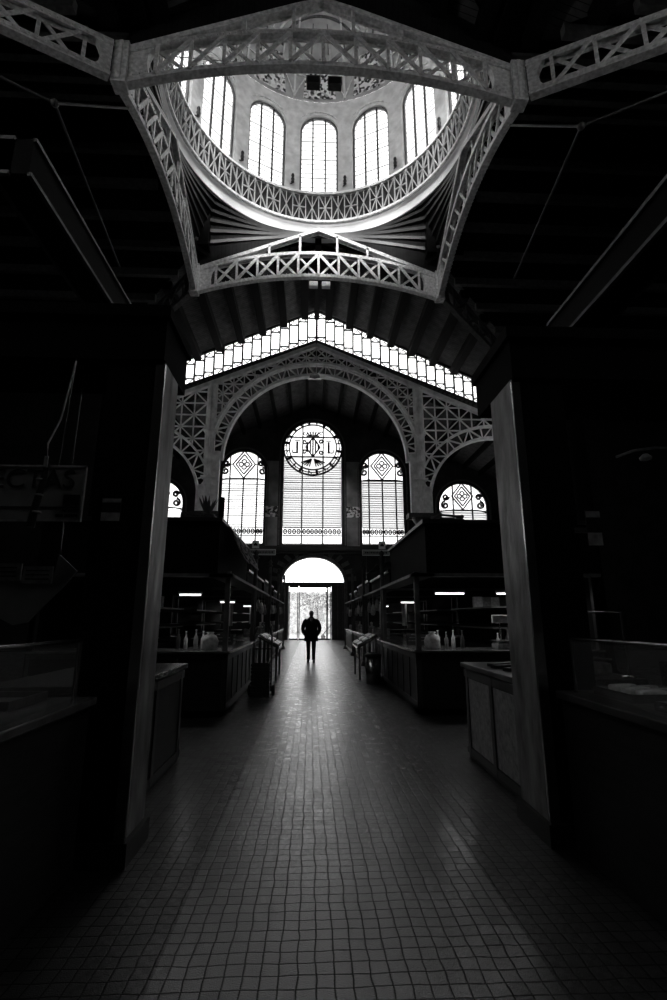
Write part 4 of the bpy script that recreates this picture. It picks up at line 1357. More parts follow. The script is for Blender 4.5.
mb.build('small_print', 'sign_dark', sg_)
MB().tube([(-.2, 0, .4), (-.2, .05, 1.28)], .006, 5).build('hanger', 'steel', sg_)
MB().tube([(-1.1, 0, .4), (-1.1, .05, 1.28)], .006, 5).build('hanger', 'steel', sg_)
cb = thing('cable_bundle', 'dark taped bundle of cable hanging in front of the lettered sign', 'cable', (-2.1, 3.42, 2.1))
MB().tube([(-.01, 0, 0), (.0, 0, .12), (.03, 0, .3), (.045, 0, .45)], .028, 8, .02).build('bundle', 'black', cb)
MB().tube([(.045, 0, .45), (.03, .0, .6), (.08, .03, .8), (.1, .1, 1.3)], .007, 5).build('cord', 'goods_m', cb)
MB().box(.035, .06, -.03, -.02, .42, .5).build('tape', 'goods_m', cb)
for z in (.1, .22, .33): MB().lathe([(.03, 0), (.032, .006), (.03, .012)], (.015, 0, z), 10).build('tie_band', 'goods_m', cb)
# banner below
bn = thing('pointed_banner', 'grey cloth banner with pointed lower end below the lettered sign', 'banner', (-2.25, 3.7, 1.45))
mb = MB(); pf = [(-.42, .36), (.2, .34), (.22, .50), (.36, .38), (.27, .26), (.16, .14), (.06, .02), (-.04, .0), (-.16, .06), (-.42, .16)]
n_ = len(pf)
mb.add([(x, -.008, z) for x, z in pf] + [(x, .008, z) for x, z in pf], [tuple(range(n_)), tuple(range(n_, 2 * n_))[::-1]] + [(i, (i + 1) % n_, n_ + (i + 1) % n_, n_ + i) for i in range(n_)])
mb.build('cloth', 'sign', bn)
mb = MB(); mb.box(-.62, -.02, -.03, -.015, .31, .43); mb.box(-.005, .2, -.03, -.015, .29, .41); lb = mb.build('label_strip', 'goods_m', bn)
mb = MB()
for k in range(3): mb.box(-.58, -.05, -.034, -.03, .335 + .03 * k, .343 + .03 * k); mb.box(.015, .18, -.034, -.03, .315 + .03 * k, .323 + .03 * k)
mb.build('print_line', 'sign_dark', lb)
MB().tube([(-.45, 0, .42), (-.45, .02, 1.98)], .006, 5).build('hanger', 'steel', bn); MB().tube([(.22, 0, .45), (.22, .02, 1.98)], .006, 5).build('hanger', 'steel', bn)
# notices on the left post's outer side and on the right
for (x, y, z, wd, hh, lab, cat) in ((-1.63, 3.545, 2.17, .13, .17, 'small printed notice with pale bands fixed to the near left post', 'notice'),
                                   (1.98, 3.70, 2.04, .11, .28, 'pale card holder fixed beside the near right post', 'notice')):
    r = thing('notice', lab, cat, (x, y, z))
    MB().box(-wd / 2, wd / 2, -.012, 0, 0, hh).build('card', 'sign_dark', r)
    mb = MB()
    mb.box(-wd / 2, wd / 2, -.016, -.012, 0, hh * .35); mb.box(-wd / 2, wd / 2, -.016, -.012, hh * .78, hh * .95)
    mb.build('print_band', 'goods_m', r)
MB  # (card beside the right post hangs from the post by its holder arm)
r = bpy.data.objects['notice.001']
MB().box(-.14, .02, 0, .02, .1, .14).build('holder_arm', 'iron_dark', r)


# ------------------------------------------------------------------ goods makers
def crate(label, loc, mat='wood2', group='slatted produce crates', sx=.5, sy=.34, sz=.2, rz=0):
    r = thing('crate', label, 'crate', loc, group, rz)
    mb = MB()
    for z in (.02, .08, .14):
        mb.box(-sx / 2, sx / 2, -sy / 2, -sy / 2 + .01, z, z + .045); mb.box(-sx / 2, sx / 2, sy / 2 - .01, sy / 2, z, z + .045)
        mb.box(-sx / 2, -sx / 2 + .01, -sy / 2, sy / 2, z, z + .045); mb.box(sx / 2 - .01, sx / 2, -sy / 2, sy / 2, z, z + .045)
    mb.build('slatted_side', mat, r)
    MB().box(-sx / 2 + .01, sx / 2 - .01, -sy / 2 + .01, sy / 2 - .01, 0, .02).build('bottom', mat, r)
    mb = MB()
    for a in (-1, 1):
        for b_ in (-1, 1): mb.box(a * (sx / 2 - .03) - .015, a * (sx / 2 - .03) + .015, b_ * (sy / 2 - .025) - .012, b_ * (sy / 2 - .025) + .012, 0, sz)
    mb.build('corner_post', mat, r)
    return r


bottle_me = None
def bottle(label, loc, mat, group, s=1.0):
    mb = MB(); mb.lathe([(.035, 0), (.037, .02), (.037, .17), (.015, .22), (.013, .28), (.016, .285), (.016, .3), (.002, .302)], (0, 0, 0), 12)
    o = mb.build('bottle', mat); o.location = loc; o.scale = (s, s, s)
    return tag(o, label, 'bottle', group)


def scales(label, loc, rz=0):
    r = thing('weighing_scale', label, 'scale', loc, rz=rz)
    MB().box(-.17, .17, -.16, .16, 0, .1).build('base', 'goods_m', r, bevel=.02)
    MB().box(-.19, .19, -.15, .15, .12, .14).box(-.03, .03, -.03, .03, .1, .12).build('pan', 'steel', r, bevel=.005)
    MB().tube([(0, .14, .08), (0, .14, .42)], .018, 8).build('pole', 'steel', r)
    MB().box(-.14, .14, .1, .16, .42, .56).build('display', 'goods_l', r, bevel=.01)
    return r


def fruit_pile(kind, label, group, cx, cy, z, n, r, mat, sx=.2, sy=.13):
    first = None
    rs_ = random.Random(int(cx * 100 + cy * 10))
    per = max(2, int(2 * sx / (2 * r)))
    k = 0; lay = 0
    while k < n:
        nx = max(1, per - lay); ny = max(1, int(2 * sy / (2 * r)) - lay)
        for i in range(nx):
            for j in range(ny):
                if k >= n: break
                p = (cx + (i - (nx - 1) / 2) * 2.02 * r, cy + (j - (ny - 1) / 2) * 2.02 * r, z + r + lay * 1.5 * r)
                if first is None:
                    mb = MB(); mb.lathe([(.002, -.93 * r), (.5 * r, -.85 * r), (.9 * r, -.42 * r), (r, 0), (.9 * r, .45 * r), (.5 * r, .84 * r), (.12 * r, .8 * r), (.002, .78 * r)], (0, 0, 0), 10)
                    first = mb.build(kind, mat); o = first
                    tag(o, label, 'fruit', group)
                else:
                    o = first.copy(); COL.objects.link(o)
                o.location = p; o.rotation_euler = (0, 0, rs_.random() * 6)
                k += 1
        lay += 1
        if lay > 4: break


def sack(label, loc, mat='goods_l', h=.28):
    mb = MB(); mb.lathe([(.09, 0), (.13, .04), (.14, h * .5), (.1, h * .8), (.045, h * .88), (.07, h), (.02, h * .97)], (0, 0, 0), 10)
    o = mb.build('paper_bag', mat); o.location = loc; o.scale = (1, .7, 1)
    return tag(o, label, 'bag')


# ------------------------------------------------------------------ the stalls down the aisle
ORD = ['second', 'third', 'fourth', 'fifth']
rowsY = [(8.3, 12.1), (12.5, 16.4), (17.0, 20.9), (21.3, 25.2)]


def stall(sg, i, y0, y1):
    sd = 'left' if sg < 0 else 'right'
    lab = '%s market stall along the %s side of the aisle%s' % (ORD[i], sd, ', just past the cross aisle' if i == 0 else '')
    xi = 1.52 + (.04 if i else 0)
    xo = xi + 3.1
    s = thing('market_stall', lab, 'market stall', (0, 0, 0))
    B = lambda a, b_: (sg * a, sg * b_)
    # cabinets round the aisle side and the near end
    mb = MB(); mb.box(*B(xi, xi + .75), y0, y1, .1, .95); mb.box(*B(xi + .75, xo), y0, y0 + .7, .1, .95); mb.box(*B(xi + .05, xo), y0 + .05, y0 + .65, 0, .1); mb.box(*B(xi + .05, xi + .7), y0 + .05, y1 - .05, 0, .1)
    mb.build('cabinet', 'wood', s)
    mb = MB(); n = 6
    for k in range(n + 1):
        yk = y0 + .04 + (y1 - y0 - .08) * k / n
        mb.box(*B(xi - .015, xi + .01), yk - .035, yk + .035, .12, .93)
    mb.box(*B(xi - .015, xi + .01), y0, y1, .85, .94); mb.box(*B(xi - .015, xi + .01), y0, y1, .12, .2)
    for k in range(5):
        xk = xi + .04 + (xo - xi - .08) * k / 4
        mb.box(*B(xk - .03, xk + .03), y0 - .015, y0 + .01, .12, .93)
    mb.box(*B(xi, xo), y0 - .015, y0 + .01, .87, .93)
    mb.build('panel_moulding', 'wood2', s)
    mb = MB(); mb.box(*B(xi - .06, xi + .85), y0 - .06, y1 + .03, .95, .99); mb.box(*B(xi + .85, xo), y0 - .06, y0 + .75, .95, .99)
    mb.build('countertop', 'marble', s, bevel=.008)
    for (x, y) in ((xi + .04, y0 + .04), (xi + .04, y1 - .04), (xo - .04, y0 + .04), (xo - .04, y1 - .04)):
        MB().box(*B(x - .04, x + .04), y - .04, y + .04, .99, 2.25).build('post', 'iron_mid' if x < 2 else 'black', s)
    MB().box(*B(xo - .05, xo + .02), y0, y1, 0, 3.0).build('back_wall', 'matte', s)
    # high storage box over the stall, seen as a black mass
    ht = {0: 3.08, 1: 2.62, 2: 2.7, 3: 2.6}[i]
    if sg < 0 and i == 0: zl = 2.2
    else: zl = 2.22
    xin = xi + .22
    MB().box(*B(xin, xo), y0 + .02, y1, zl, ht).build('fascia', 'matte', s)
    mb = MB(); mb.box(*B(xi - .05, xo + .03), y0 - .12, y0 + .1, zl - .05, zl); mb.box(*B(xi - .05, xin + .1), y0 - .12, y1, zl - .05, zl)
    mb.build('canopy_edge', 'iron_mid', s)
    mb = MB(); mb.box(*B(xin - .05, xo + .05), y0 - .04, y1 + .04, ht, ht + .06); mb.build('roof_cornice', 'black', s)
    # inner shelves with a back panel
    mb = MB()
    for z in (1.3, 1.68): mb.box(*B(xi + 1.6, xo - .05), y0 + .9, y1 - .2, z, z + .03)
    mb.box(*B(xi + 1.95, xo - .05), y0 + .85, y1 - .1, 0, .95)
    mb.build('shelf', 'wood2', s)
    return s, xi, xo


stalls = []
for i, (y0, y1) in enumerate(rowsY):
    for sg in (-1, 1):
        s, xi, xo = stall(sg, i, y0, y1)
        stalls.append((sg, i, y0, y1, xi, xo))
        sd = 'left' if sg < 0 else 'right'
        # tube lights under the box
        for k, (xa, xb) in enumerate(((xi + .45, xi + 1.0), (xi + 1.55, xi + 2.7)) if i == 0 and sg > 0 else ((xi + .55, xi + .95),)):
            z = 1.93 if i == 0 and sg > 0 else 1.9
            t = thing('tube_light', '%s fluorescent tube hanging in the %s %s stall' % (['short', 'long'][k], ORD[i], sd), 'light', (sg * xa, y0 + .5, z))
            MB().box(0, sg * (xb - xa), -.03, .03, 0, .05).build('housing', 'white', t)
            MB().tube([(sg * .02, 0, -.015), (sg * (xb - xa - .02), 0, -.015)], .014, 8).build('tube', 'tube', t)
            MB().tube([(sg * .1, 0, .05), (sg * .1, 0, 2.17 - z)], .005, 5).tube([(sg * (xb - xa - .1), 0, .05), (sg * (xb - xa - .1), 0, 2.17 - z)], .005, 5).build('hanger', 'iron_dark', t)
            if i == 0:
                ld = bpy.data.lights.new('tube_glow', 'AREA'); ld.shape = 'RECTANGLE'; ld.size = xb - xa; ld.size_y = .06; ld.energy = 4.0 * (xb - xa)
                lo_ = bpy.data.objects.new('tube_glow', ld); COL.objects.link(lo_); lo_.parent = t; lo_.location = (sg * (xb - xa) / 2, 0, -.035)

# things on the second stalls (just past the cross aisle)
yb = 8.3
for sg in (-1, 1):
    sd = 'left' if sg < 0 else 'right'
    rs = random.Random(11 + sg)
    x = 1.75
    kinds = ['goods_l', 'goods_m', 'goods_l', 'goods_d']
    g1 = 'bottles on the counter of the second %s stall' % sd
    for k in range(7):
        xx = 2.0 + .14 * k + rs.random() * .03 + (.5 if k > 3 else 0)
        bottle('%s bottle from the aisle on the second %s stall counter' % (['first', 'second', 'third', 'fourth', 'fifth', 'sixth', 'seventh'][k], sd), (sg * xx, yb + .5 + rs.random() * .1, .99), kinds[k % 4], g1, .8 + .3 * rs.random())
    sack('pale paper bag slumped on the %s counter past the cross aisle, nearer the aisle' % sd, (sg * 1.86, yb + .35, .99))
    sack('pale paper bag on the %s counter past the cross aisle, farther from the aisle' % sd, (sg * 3.55, yb + .45, .99), h=.36)
    scales('grey weighing scale on the %s counter past the cross aisle' % sd, (sg * 3.1, yb + .35, .99))
    crate('slatted crate of fruit on the aisle counter of the second %s stall' % sd, (sg * 1.95, yb + 2.0, .99))
    fruit_pile('orange', 'round fruit heaped in the aisle-side crate on the second %s stall' % sd, 'round fruit in the %s crate' % sd, sg * 1.95, yb + 2.0, 1.01, 24, .038, 'goods_m')
    crate('empty slatted crate set on top of the second %s stall roof' % sd, (sg * 2.3, yb + .6, 3.14), 'iron_dark', rz=.3)
    for k in range(5):
        o = MB().box(-.09, .09, -.06, .06, 0, .22).build('carton', kinds[k % 4], bevel=.006)
        o.location = (sg * (3.45 + .22 * k if k < 0 else 3.3 + .24 * k * .9), yb + 2.2 + .1 * k, 1.71)
        tag(o, 'small packet on the upper inner shelf of the second %s stall, %s from the aisle' % (sd, ['first', 'second', 'third', 'fourth', 'fifth'][k]), 'packet', 'packets on the upper shelf, second %s stall' % sd)

# left-hand display heap with trays, lit from the door
for sg, lab in ((-1, 'left'), (1, 'right')):
    d = thing('sloped_display', 'sloping produce display of the third %s stall leaning to the aisle' % lab, 'display', (sg * .98, 12.9, 0))
    xs = sg
    mb = MB(); mb.add([(0, 0, .78), (0, 1.5, .78), (-.001 + sg * .52, 1.5, 1.06), (sg * .52, 0, 1.06), (0, 0, .74), (0, 1.5, .74), (sg * .52, 1.5, 1.02), (sg * .52, 0, 1.02)],
                      [(0, 1, 2, 3), (4, 5, 6, 7), (0, 1, 5, 4), (1, 2, 6, 5), (2, 3, 7, 6), (3, 0, 4, 7)])
    mb.build('tray_board', 'marble', d)
    for (x, y) in ((sg * .06, .08), (sg * .06, 1.42)):
        MB().tube([(x, y, 0), (x, y, .77)], .025, 8).build('leg', 'iron_mid', d)
    for k in range(5): MB().bar((0, k * .37 + .01, .81), (sg * .5, k * .37 + .01, 1.08), .02, .05).build('divider', 'steel', d)
    for (x, y) in ((sg * .47, .08), (sg * .47, 1.42)):
        MB().tube([(x, y, 0), (x, y, 1.01)], .025, 8).build('leg', 'iron_mid', d)
    for k in range(4):
        g_ = 'packages on the sloping display, %s side' % lab
        for j in range(3):
            o = MB().box(-.065, .065, -.12, .12, 0, .06).build('package', ['goods_l', 'goods_m'][(j + k) % 2], bevel=.01)
            xx = .09 + j * .165
            o.location = (sg * (.98 + xx), 13.1 + .37 * k, .79 + xx * .54); o.rotation_euler = (0, -sg * .45, 0)
            tag(o, 'wrapped package in the %s row of the %s sloping display, %s' % (['nearest', 'second', 'third', 'farthest'][k], lab, ['lowest by the aisle', 'in the middle', 'highest by the stall'][j]), 'package', g_)

# standing things beside the aisle
r = thing('hand_truck', 'upright hand truck with crates standing at the left aisle edge', 'hand truck', (-1.15, 10.3, 0))
mb = MB()
for x in (-.18, .18): mb.tube([(x, .1, .1), (x, .14, 1.15), (x * .7, .2, 1.3)], .018, 8)
for z in (.3, .6, .9): mb.tube([(-.18, .11, z), (.18, .11, z)], .012, 6)
mb.build('frame', 'iron_dark', r)
MB().box(-.2, .2, -.22, .1, .03, .045).build('toe_plate', 'steel', r)
for x in (-.23, .23): MB().lathe([(.02, -.03), (.1, -.03), (.11, 0), (.1, .03), (.02, .03)], (x, .16, .11), 16, 'x').build('wheel', 'black', r)
for k in range(3):
    crate('dark slatted crate stacked on the hand truck, %s of three' % ['bottom', 'middle', 'top'][k], (-1.15, 10.2, .05 + .2 * k), 'goods_d', sx=.36, sy=.26)
r = thing('waste_bin', 'round steel waste bin standing beside the right aisle stalls', 'bin', (1.28, 12.2, 0))
MB().lathe([(.15, 0), (.17, .02), (.19, .62), (.18, .62), (.16, .05), (.01, .04)], (0, 0, 0), 20).build('body', 'steel', r)
MB().lathe([(.2, .62), (.2, .66), (.12, .7), (.12, .66)], (0, 0, 0), 20).build('rim', 'black', r)

# tall posts with signs along both stall rows
for sg in (-1, 1):
    sd = 'left' if sg < 0 else 'right'
    for k, (y, z) in enumerate(((12.3, 2.9), (16.7, 3.15), (21.1, 3.3), (25.6, 3.4))):
        r = thing('row_post', 'slim iron post at the aisle edge after the %s %s stall' % (ORD[k], sd), 'post', (sg * 1.55, y, 0))
        MB().tube([(0, 0, 0), (0, 0, z)], .05, 10).build('shaft', 'iron_mid', r)
        MB().lathe([(.12, 0), (.1, .1), (.06, .16)], (0, 0, 0), 12).build('foot', 'iron_dark', r)
        MB().lathe([(.05, 0), (.09, .04), (.04, .1), (.07, .16), (.01, .24)], (0, 0, z), 10).build('finial', 'iron_dark', r)
# finial pole and figure silhouette above the left stall
r = thing('finial_pole', 'short thick black pole rising above the second left stall roof', 'pole', (-1.85, 9.0, 3.14))
MB().tube([(0, 0, 0), (0, 0, .52)], .05, 8).build('shaft', 'matte', r); MB().box(-.09, .09, -.09, .09, 0, .03).build('foot', 'matte', r)
r = thing('potted_plant', 'bushy dark potted plant on top of the second left stall', 'plant', (-2.08, 8.9, 3.14))
MB().lathe([(.09, 0), (.13, .16), (.14, .18), (.12, .18)], (0, 0, 0), 12).build('pot', 'goods_d', r)
mb = MB(); rs = random.Random(5)
for k in range(60):
    a = rs.random() * 2 * PI; l = .15 + .2 * rs.random(); c = Vector((.03 * math.cos(a), .03 * math.sin(a), .16)); tp = c + Vector((math.cos(a) * l * .5, math.sin(a) * l * .5, l * 1.0))
    sdv = Vector((-math.sin(a), math.cos(a), 0)) * .025
    mb.add([c, (c + tp) / 2 + sdv, tp, (c + tp) / 2 - sdv], [(0, 1, 2, 3)])
mb.build('leaves', 'leaf', r, kind='stuff')
for k, (x, wd, hh) in enumerate(((-2.75, .5, .16), (-2.3, .3, .26), (-3.3, .45, .12))):
    o = MB().box(-wd / 2, wd / 2, -.2, .2, 0, hh).build('cardboard_box', 'black', bevel=.01); o.location = (x, 9.3, 3.14)
    tag(o, ['flat dark box', 'taller dark box', 'widest dark box'][k] + ' stored on the second left stall roof', 'box')
# fabric awnings catching light
def awning(label, p, mat='canvas'):
    mb = MB(); a, b_, c_, d_ = [Vector(q) for q in p]
    n_ = 8; g = []
    for i in range(n_ + 1):
        t = i / n_; row = []
        for j in range(n_ + 1):
            u = j / n_
            q = a.lerp(b_, u).lerp(d_.lerp(c_, u), t); q.z -= .06 * math.sin(PI * u) + .02 * math.sin(9 * u)
            row.append(q)
        g.append(row)
    for i in range(n_):
        for j in range(n_): mb.add([g[i][j], g[i][j + 1], g[i + 1][j + 1], g[i + 1][j]], [(0, 1, 2, 3)], True)
    o = mb.build('awning', mat); md = o.modifiers.new('s', 'SOLIDIFY'); md.thickness = .015
    return tag(o, label, 'awning')


awning('pale canvas awning sloping from the third right stall over the aisle', [(1.4, 12.3, 2.78), (1.4, 14.6, 2.78), (2.3, 14.6, 3.0), (2.3, 12.3, 3.0)])
awning('small canvas awning sloping from the second left stall roof', [(-1.42, 8.9, 2.6), (-1.42, 11.8, 2.6), (-1.68, 11.8, 3.12), (-1.68, 8.9, 3.12)], 'canvas')
# hanging sign panels across the row at the far end
for (x, y, z, wd, lab) in ((-2.65, 24.0, 5.05, 1.35, 'white framed name board high over the far left stalls'), (2.2, 24.0, 5.05, 1.35, 'white framed name board high over the far right stalls')):
    pass
for sg, x0 in ((-1, -3.35), (1, 2.4)):
    sd = 'left' if sg < 0 else 'right'
    r = thing('name_board', 'long pale name board above the %s stalls near the entrance' % sd, 'sign', (x0, 25.0, 4.58))
    MB().box(0, 1.35, 0, .06, 0, .26).build('board', 'goods_m', r); mb = MB()
    mb.box(-.02, 1.37, -.02, 0, .25, .28); mb.box(-.02, 1.37, -.02, 0, -.02, .01); mb.box(-.02, 0.01, -.02, 0, 0, .26); mb.box(1.34, 1.37, -.02, 0, 0, .26); mb.build('rim', 'white', r)
    mb = MB(); rs = random.Random(2)
    xx = .12
    while xx < 1.2:
        ww = .03 + .04 * rs.random(); mb.box(xx, xx + ww, -.012, 0, .09, .17); xx += ww + .025
    mb.build('small_print', 'sign_dark', r)
    for q in (.2, 1.15): MB().tube([(q, .03, -1.92), (q, .03, 0)], .02, 6).build('support_leg', 'iron_dark', r)
    # square exit-style box above
    r = thing('square_sign', 'small square white sign standing above the %s name board' % sd, 'sign', (x0 + (.35 if sg < 0 else 1.0), 25.0, 4.91))
    MB().box(-.17, .17, 0, .08, 0, .38).build('panel', 'white', r)
    MB().box(-.1, .1, -.01, 0, .12, .22).box(-.04, .04, -.01, 0, .2, .27).build('pictogram', 'sign_dark', r)
    MB().box(-.02, .02, .01, .05, -.05, 0).build('stub', 'iron_dark', r)

# goods hung and stacked in the third to fifth stalls
for (sg, i, y0, y1, xi, xo) in stalls:
    if i == 0: continue
    sd = 'left' if sg < 0 else 'right'
    rs = random.Random(i * 7 + sg)
    grp = 'hanging goods of the %s %s stall' % (ORD[i], sd)
    for k in range(4):
        z = 1.55 + .14 * rs.random()
        mb = MB(); mb.lathe([(.01, .32), (.03, .3), (.06, .18), (.075, .08), (.05, .01), (.01, 0)], (0, 0, 0), 10)
        mb.tube([(0, 0, .3), (0, 0, 2.17 - z)], .006, 5)
        o = mb.build('hanging_bag', ['goods_l', 'goods_m'][k % 2]); o.location = (sg * (xi + .05), y0 + .4 + k * .9, z)
        tag(o, 'bag of goods hanging over the %s %s stall counter, %s from the viewer' % (ORD[i], sd, ['first', 'second', 'third', 'fourth'][k]), 'bag', grp)
    for k in range(3):
        yy = y0 + .6 + k * 1.1
        if i == 1 and yy < 14.8: continue
        crate('slatted crate on the counter of the %s %s stall, %s' % (ORD[i], sd, ['nearest the viewer', 'the middle one', 'nearest the entrance'][k]), (sg * (xi + .35), yy, .99), 'goods_m')
        w_ = ['nearest', 'middle', 'farthest'][k]
        fruit_pile('fruit', 'round fruit filling the %s crate on the %s %s stall' % (w_, ORD[i], sd), 'fruit in the %s crate of the %s %s stall' % (w_, ORD[i], sd), sg * (xi + .35), yy, 1.01, 15, .045, ['goods_l', 'goods_m', 'goods_l'][k])
    # bright white menu panels inside
    o = MB().box(-.02, .02, -.25, .25, 0, .55).build('menu_panel', 'paper'); o.location = (sg * (xi + .72), y0 + .9, 1.3)
    o2 = MB().box(-.015, .015, -.02, .02, -.31, 0).build('stand', 'iron_dark', o)
    tag(o, 'white menu panel standing on the counter of the %s %s stall' % (ORD[i], sd), 'panel')

# near right stall: bent steel pipe, trays, wrapped goods, gooseneck lamp; near left: trays
r = thing('bent_rail', 'bent steel pipe rail on the near right stall counter', 'rail', (2.15, 4.4, 1.0))
MB().tube([(-.2, 0, .68), (-.18, 0, .6), (-.1, 0, .55), (.1, 0, .55), (.4, 0, .55), (.4, 0, 0)], .012, 8).build('pipe', 'steel', r)
MB().tube([(-.02, 0, .55), (-.02, 0, .74)], .008, 6).build('upright', 'steel', r)
MB().lathe([(.06, 0), (.06, .012), (.015, .02)], (.4, 0, 0), 12).build('foot', 'steel', r)
scales('steel weighing scale on the near right stall counter', (2.35, 4.75, 1.0), .3)
for k in range(4):
    t = thing('produce_tray', 'shallow metal tray on the near right counter, %s' % ['first from the aisle post', 'second from the aisle post', 'third from the aisle post', 'fourth from the aisle post'][k], 'tray', (1.98 + .0 * k, 3.3 - .62 * k, 1.0), rz=.1 * (k % 2))
    MB().box(-.24, .24, -.2, .2, 0, .015).build('base', 'steel', t)
    MB().box(-.25, .25, -.21, -.2, 0, .05).box(-.25, .25, .2, .21, 0, .05).box(-.25, -.24, -.2, .2, 0, .05).box(.24, .25, -.2, .2, 0, .05).build('rim', 'steel', t)
    rs = random.Random(k)
    g_ = 'wrapped packs in the near right trays'
    for j in range(5):
        o = MB().box(-.09, .09, -.035, .035, 0, .05).build('wrapped_pack', ['goods_l', 'goods_m'][j % 2], bevel=.012)
        o.location = (1.9 + .1 * (j % 2), 3.3 - .62 * k - .14 + .072 * j, 1.016); o.rotation_euler = (0, 0, .25 - .1 * rs.random())
        tag(o, 'plastic wrapped pack lying in a tray on the near right counter', 'pack', g_)
r = thing('arm_lamp', 'thin curved lamp arm reaching over the near right stall', 'lamp', (2.7, 4.0, 2.86))
MB().tube([(-.26, 0, 0), (-.1, 0, .06), (.1, 0, .09), (.4, 0, .09), (.5, .1, .65)], .012, 8).build('arm', 'goods_l', r)
MB().lathe([(.02, .0), (.05, -.03), (.045, -.05), (.01, -.05)], (.0, 0, .03), 12).build('head', 'goods_l', r)
for k in range(4):
    t = thing('produce_tray', 'shallow metal tray on the near left counter, %s' % ['first from the aisle post', 'second from the aisle post', 'third from the aisle post', 'fourth from the aisle post'][k], 'tray', (-2.1, 3.2 - .62 * k, 1.0))
    MB().box(-.24, .24, -.2, .2, 0, .015).build('base', 'goods_d', t)
    MB().box(-.25, .25, -.21, -.2, 0, .05).box(-.25, .25, .2, .21, 0, .05).box(-.25, -.24, -.2, .2, 0, .05).box(.24, .25, -.2, .2, 0, .05).build('rim', 'goods_d', t)
# timber offcuts on the right counter end near the cross aisle
for k, (y, rz) in enumerate(((5.1, .5), (5.35, .35), (5.6, .6))):
    o = MB().box(-.3, .3, -.04, .04, 0, .03).build('wooden_board', 'wood2'); o.location = (1.95, y, 1.0 + .0); o.rotation_euler = (0, 0, rz)
    tag(o, 'pale loose board on the near right counter end, %s' % ['closest to the post', 'middle of three', 'closest to the cross aisle'][k], 'board')

# ------------------------------------------------------------------ the person
PX, PY = -.17, 18.2
per = thing('person', 'person in a long dark overcoat walking up the aisle, hands in pockets', 'person', (PX, PY, 0), rz=0)


def skin_body():
    V = [(0, 0, .95), (0, 0, 1.12), (0, .01, 1.3), (0, .02, 1.44), (0, .01, 1.52), (0, -.01, 1.60), (0, -.015, 1.70)]
    R = [(.15, .11), (.15, .105), (.17, .115), (.13, .09), (.055, .055), (.07, .085), (.06, .075)]
    E_ = [(0, 1), (1, 2), (2, 3), (3, 4), (4, 5), (5, 6)]

    def chain(parent, pts, rs_):
        last = parent
        for p, r in zip(pts, rs_):
            V.append(p); R.append((r, r)); E_.append((last, len(V) - 1)); last = len(V) - 1
        return last
    for sg in (-1, 1):
        step = -.10 if sg > 0 else .08
        chain(0, [(sg * .09, step * .1, .86), (sg * .095, step * .5 - .02, .5), (sg * .09, step + .02, .1), (sg * .095, step - .09, .04)], [.085, .058, .04, .035])
        h = chain(3, [(sg * .18, .02, 1.42), (sg * .29, .06, 1.15), (sg * .24, -.05, .97), (sg * .20, -.09, .93)], [.055, .045, .033, .028])
        for f_ in range(4):
            chain(h, [(sg * (.185 - .004 * f_), -.115 + .014 * f_, .90 - .004 * f_), (sg * (.17 - .004 * f_), -.125 + .014 * f_, .865 + .004 * abs(f_ - 1))], [.0095, .008])
        chain(h, [(sg * .19, -.125, .915), (sg * .165, -.14, .90)], [.011, .009])
    me = bpy.data.meshes.new('body'); me.from_pydata(V, E_, [])
    o = bpy.data.objects.new('body', me); COL.objects.link(o)
    sk = o.modifiers.new('skin', 'SKIN')
    for i, r in enumerate(R): me.skin_vertices[0].data[i].radius = r
    me.skin_vertices[0].data[0].use_root = True
    sk.use_smooth_shade = True
    o.modifiers.new('sub', 'SUBSURF').levels = 2
    o.modifiers['sub'].render_levels = 2
    me.materials.append(M['skin']); o.parent = per
    return o


skin_body()


def loft(name, rings, mat, parent, n=28, closed=True, thick=0):
    mb = MB(); vs = []
    for (cx, cy, cz, rx, ry) in rings:
        for k in range(n):
            a = 2 * PI * k / n
            c_, s_ = math.cos(a), math.sin(a)
            vs.append((cx + rx * math.copysign(abs(c_) ** .85, c_), cy + ry * math.copysign(abs(s_) ** .85, s_), cz + (0)))
    fs = [(i * n + k, i * n + (k + 1) % n, (i + 1) * n + (k + 1) % n, (i + 1) * n + k) for i in range(len(rings) - 1) for k in range(n)]
    mb.add(vs, fs, True)
    if closed: mb.add(vs[:n], [tuple(range(n))]); mb.add(vs[-n:], [tuple(range(n))[::-1]])
    return mb.build(name, mat, parent)


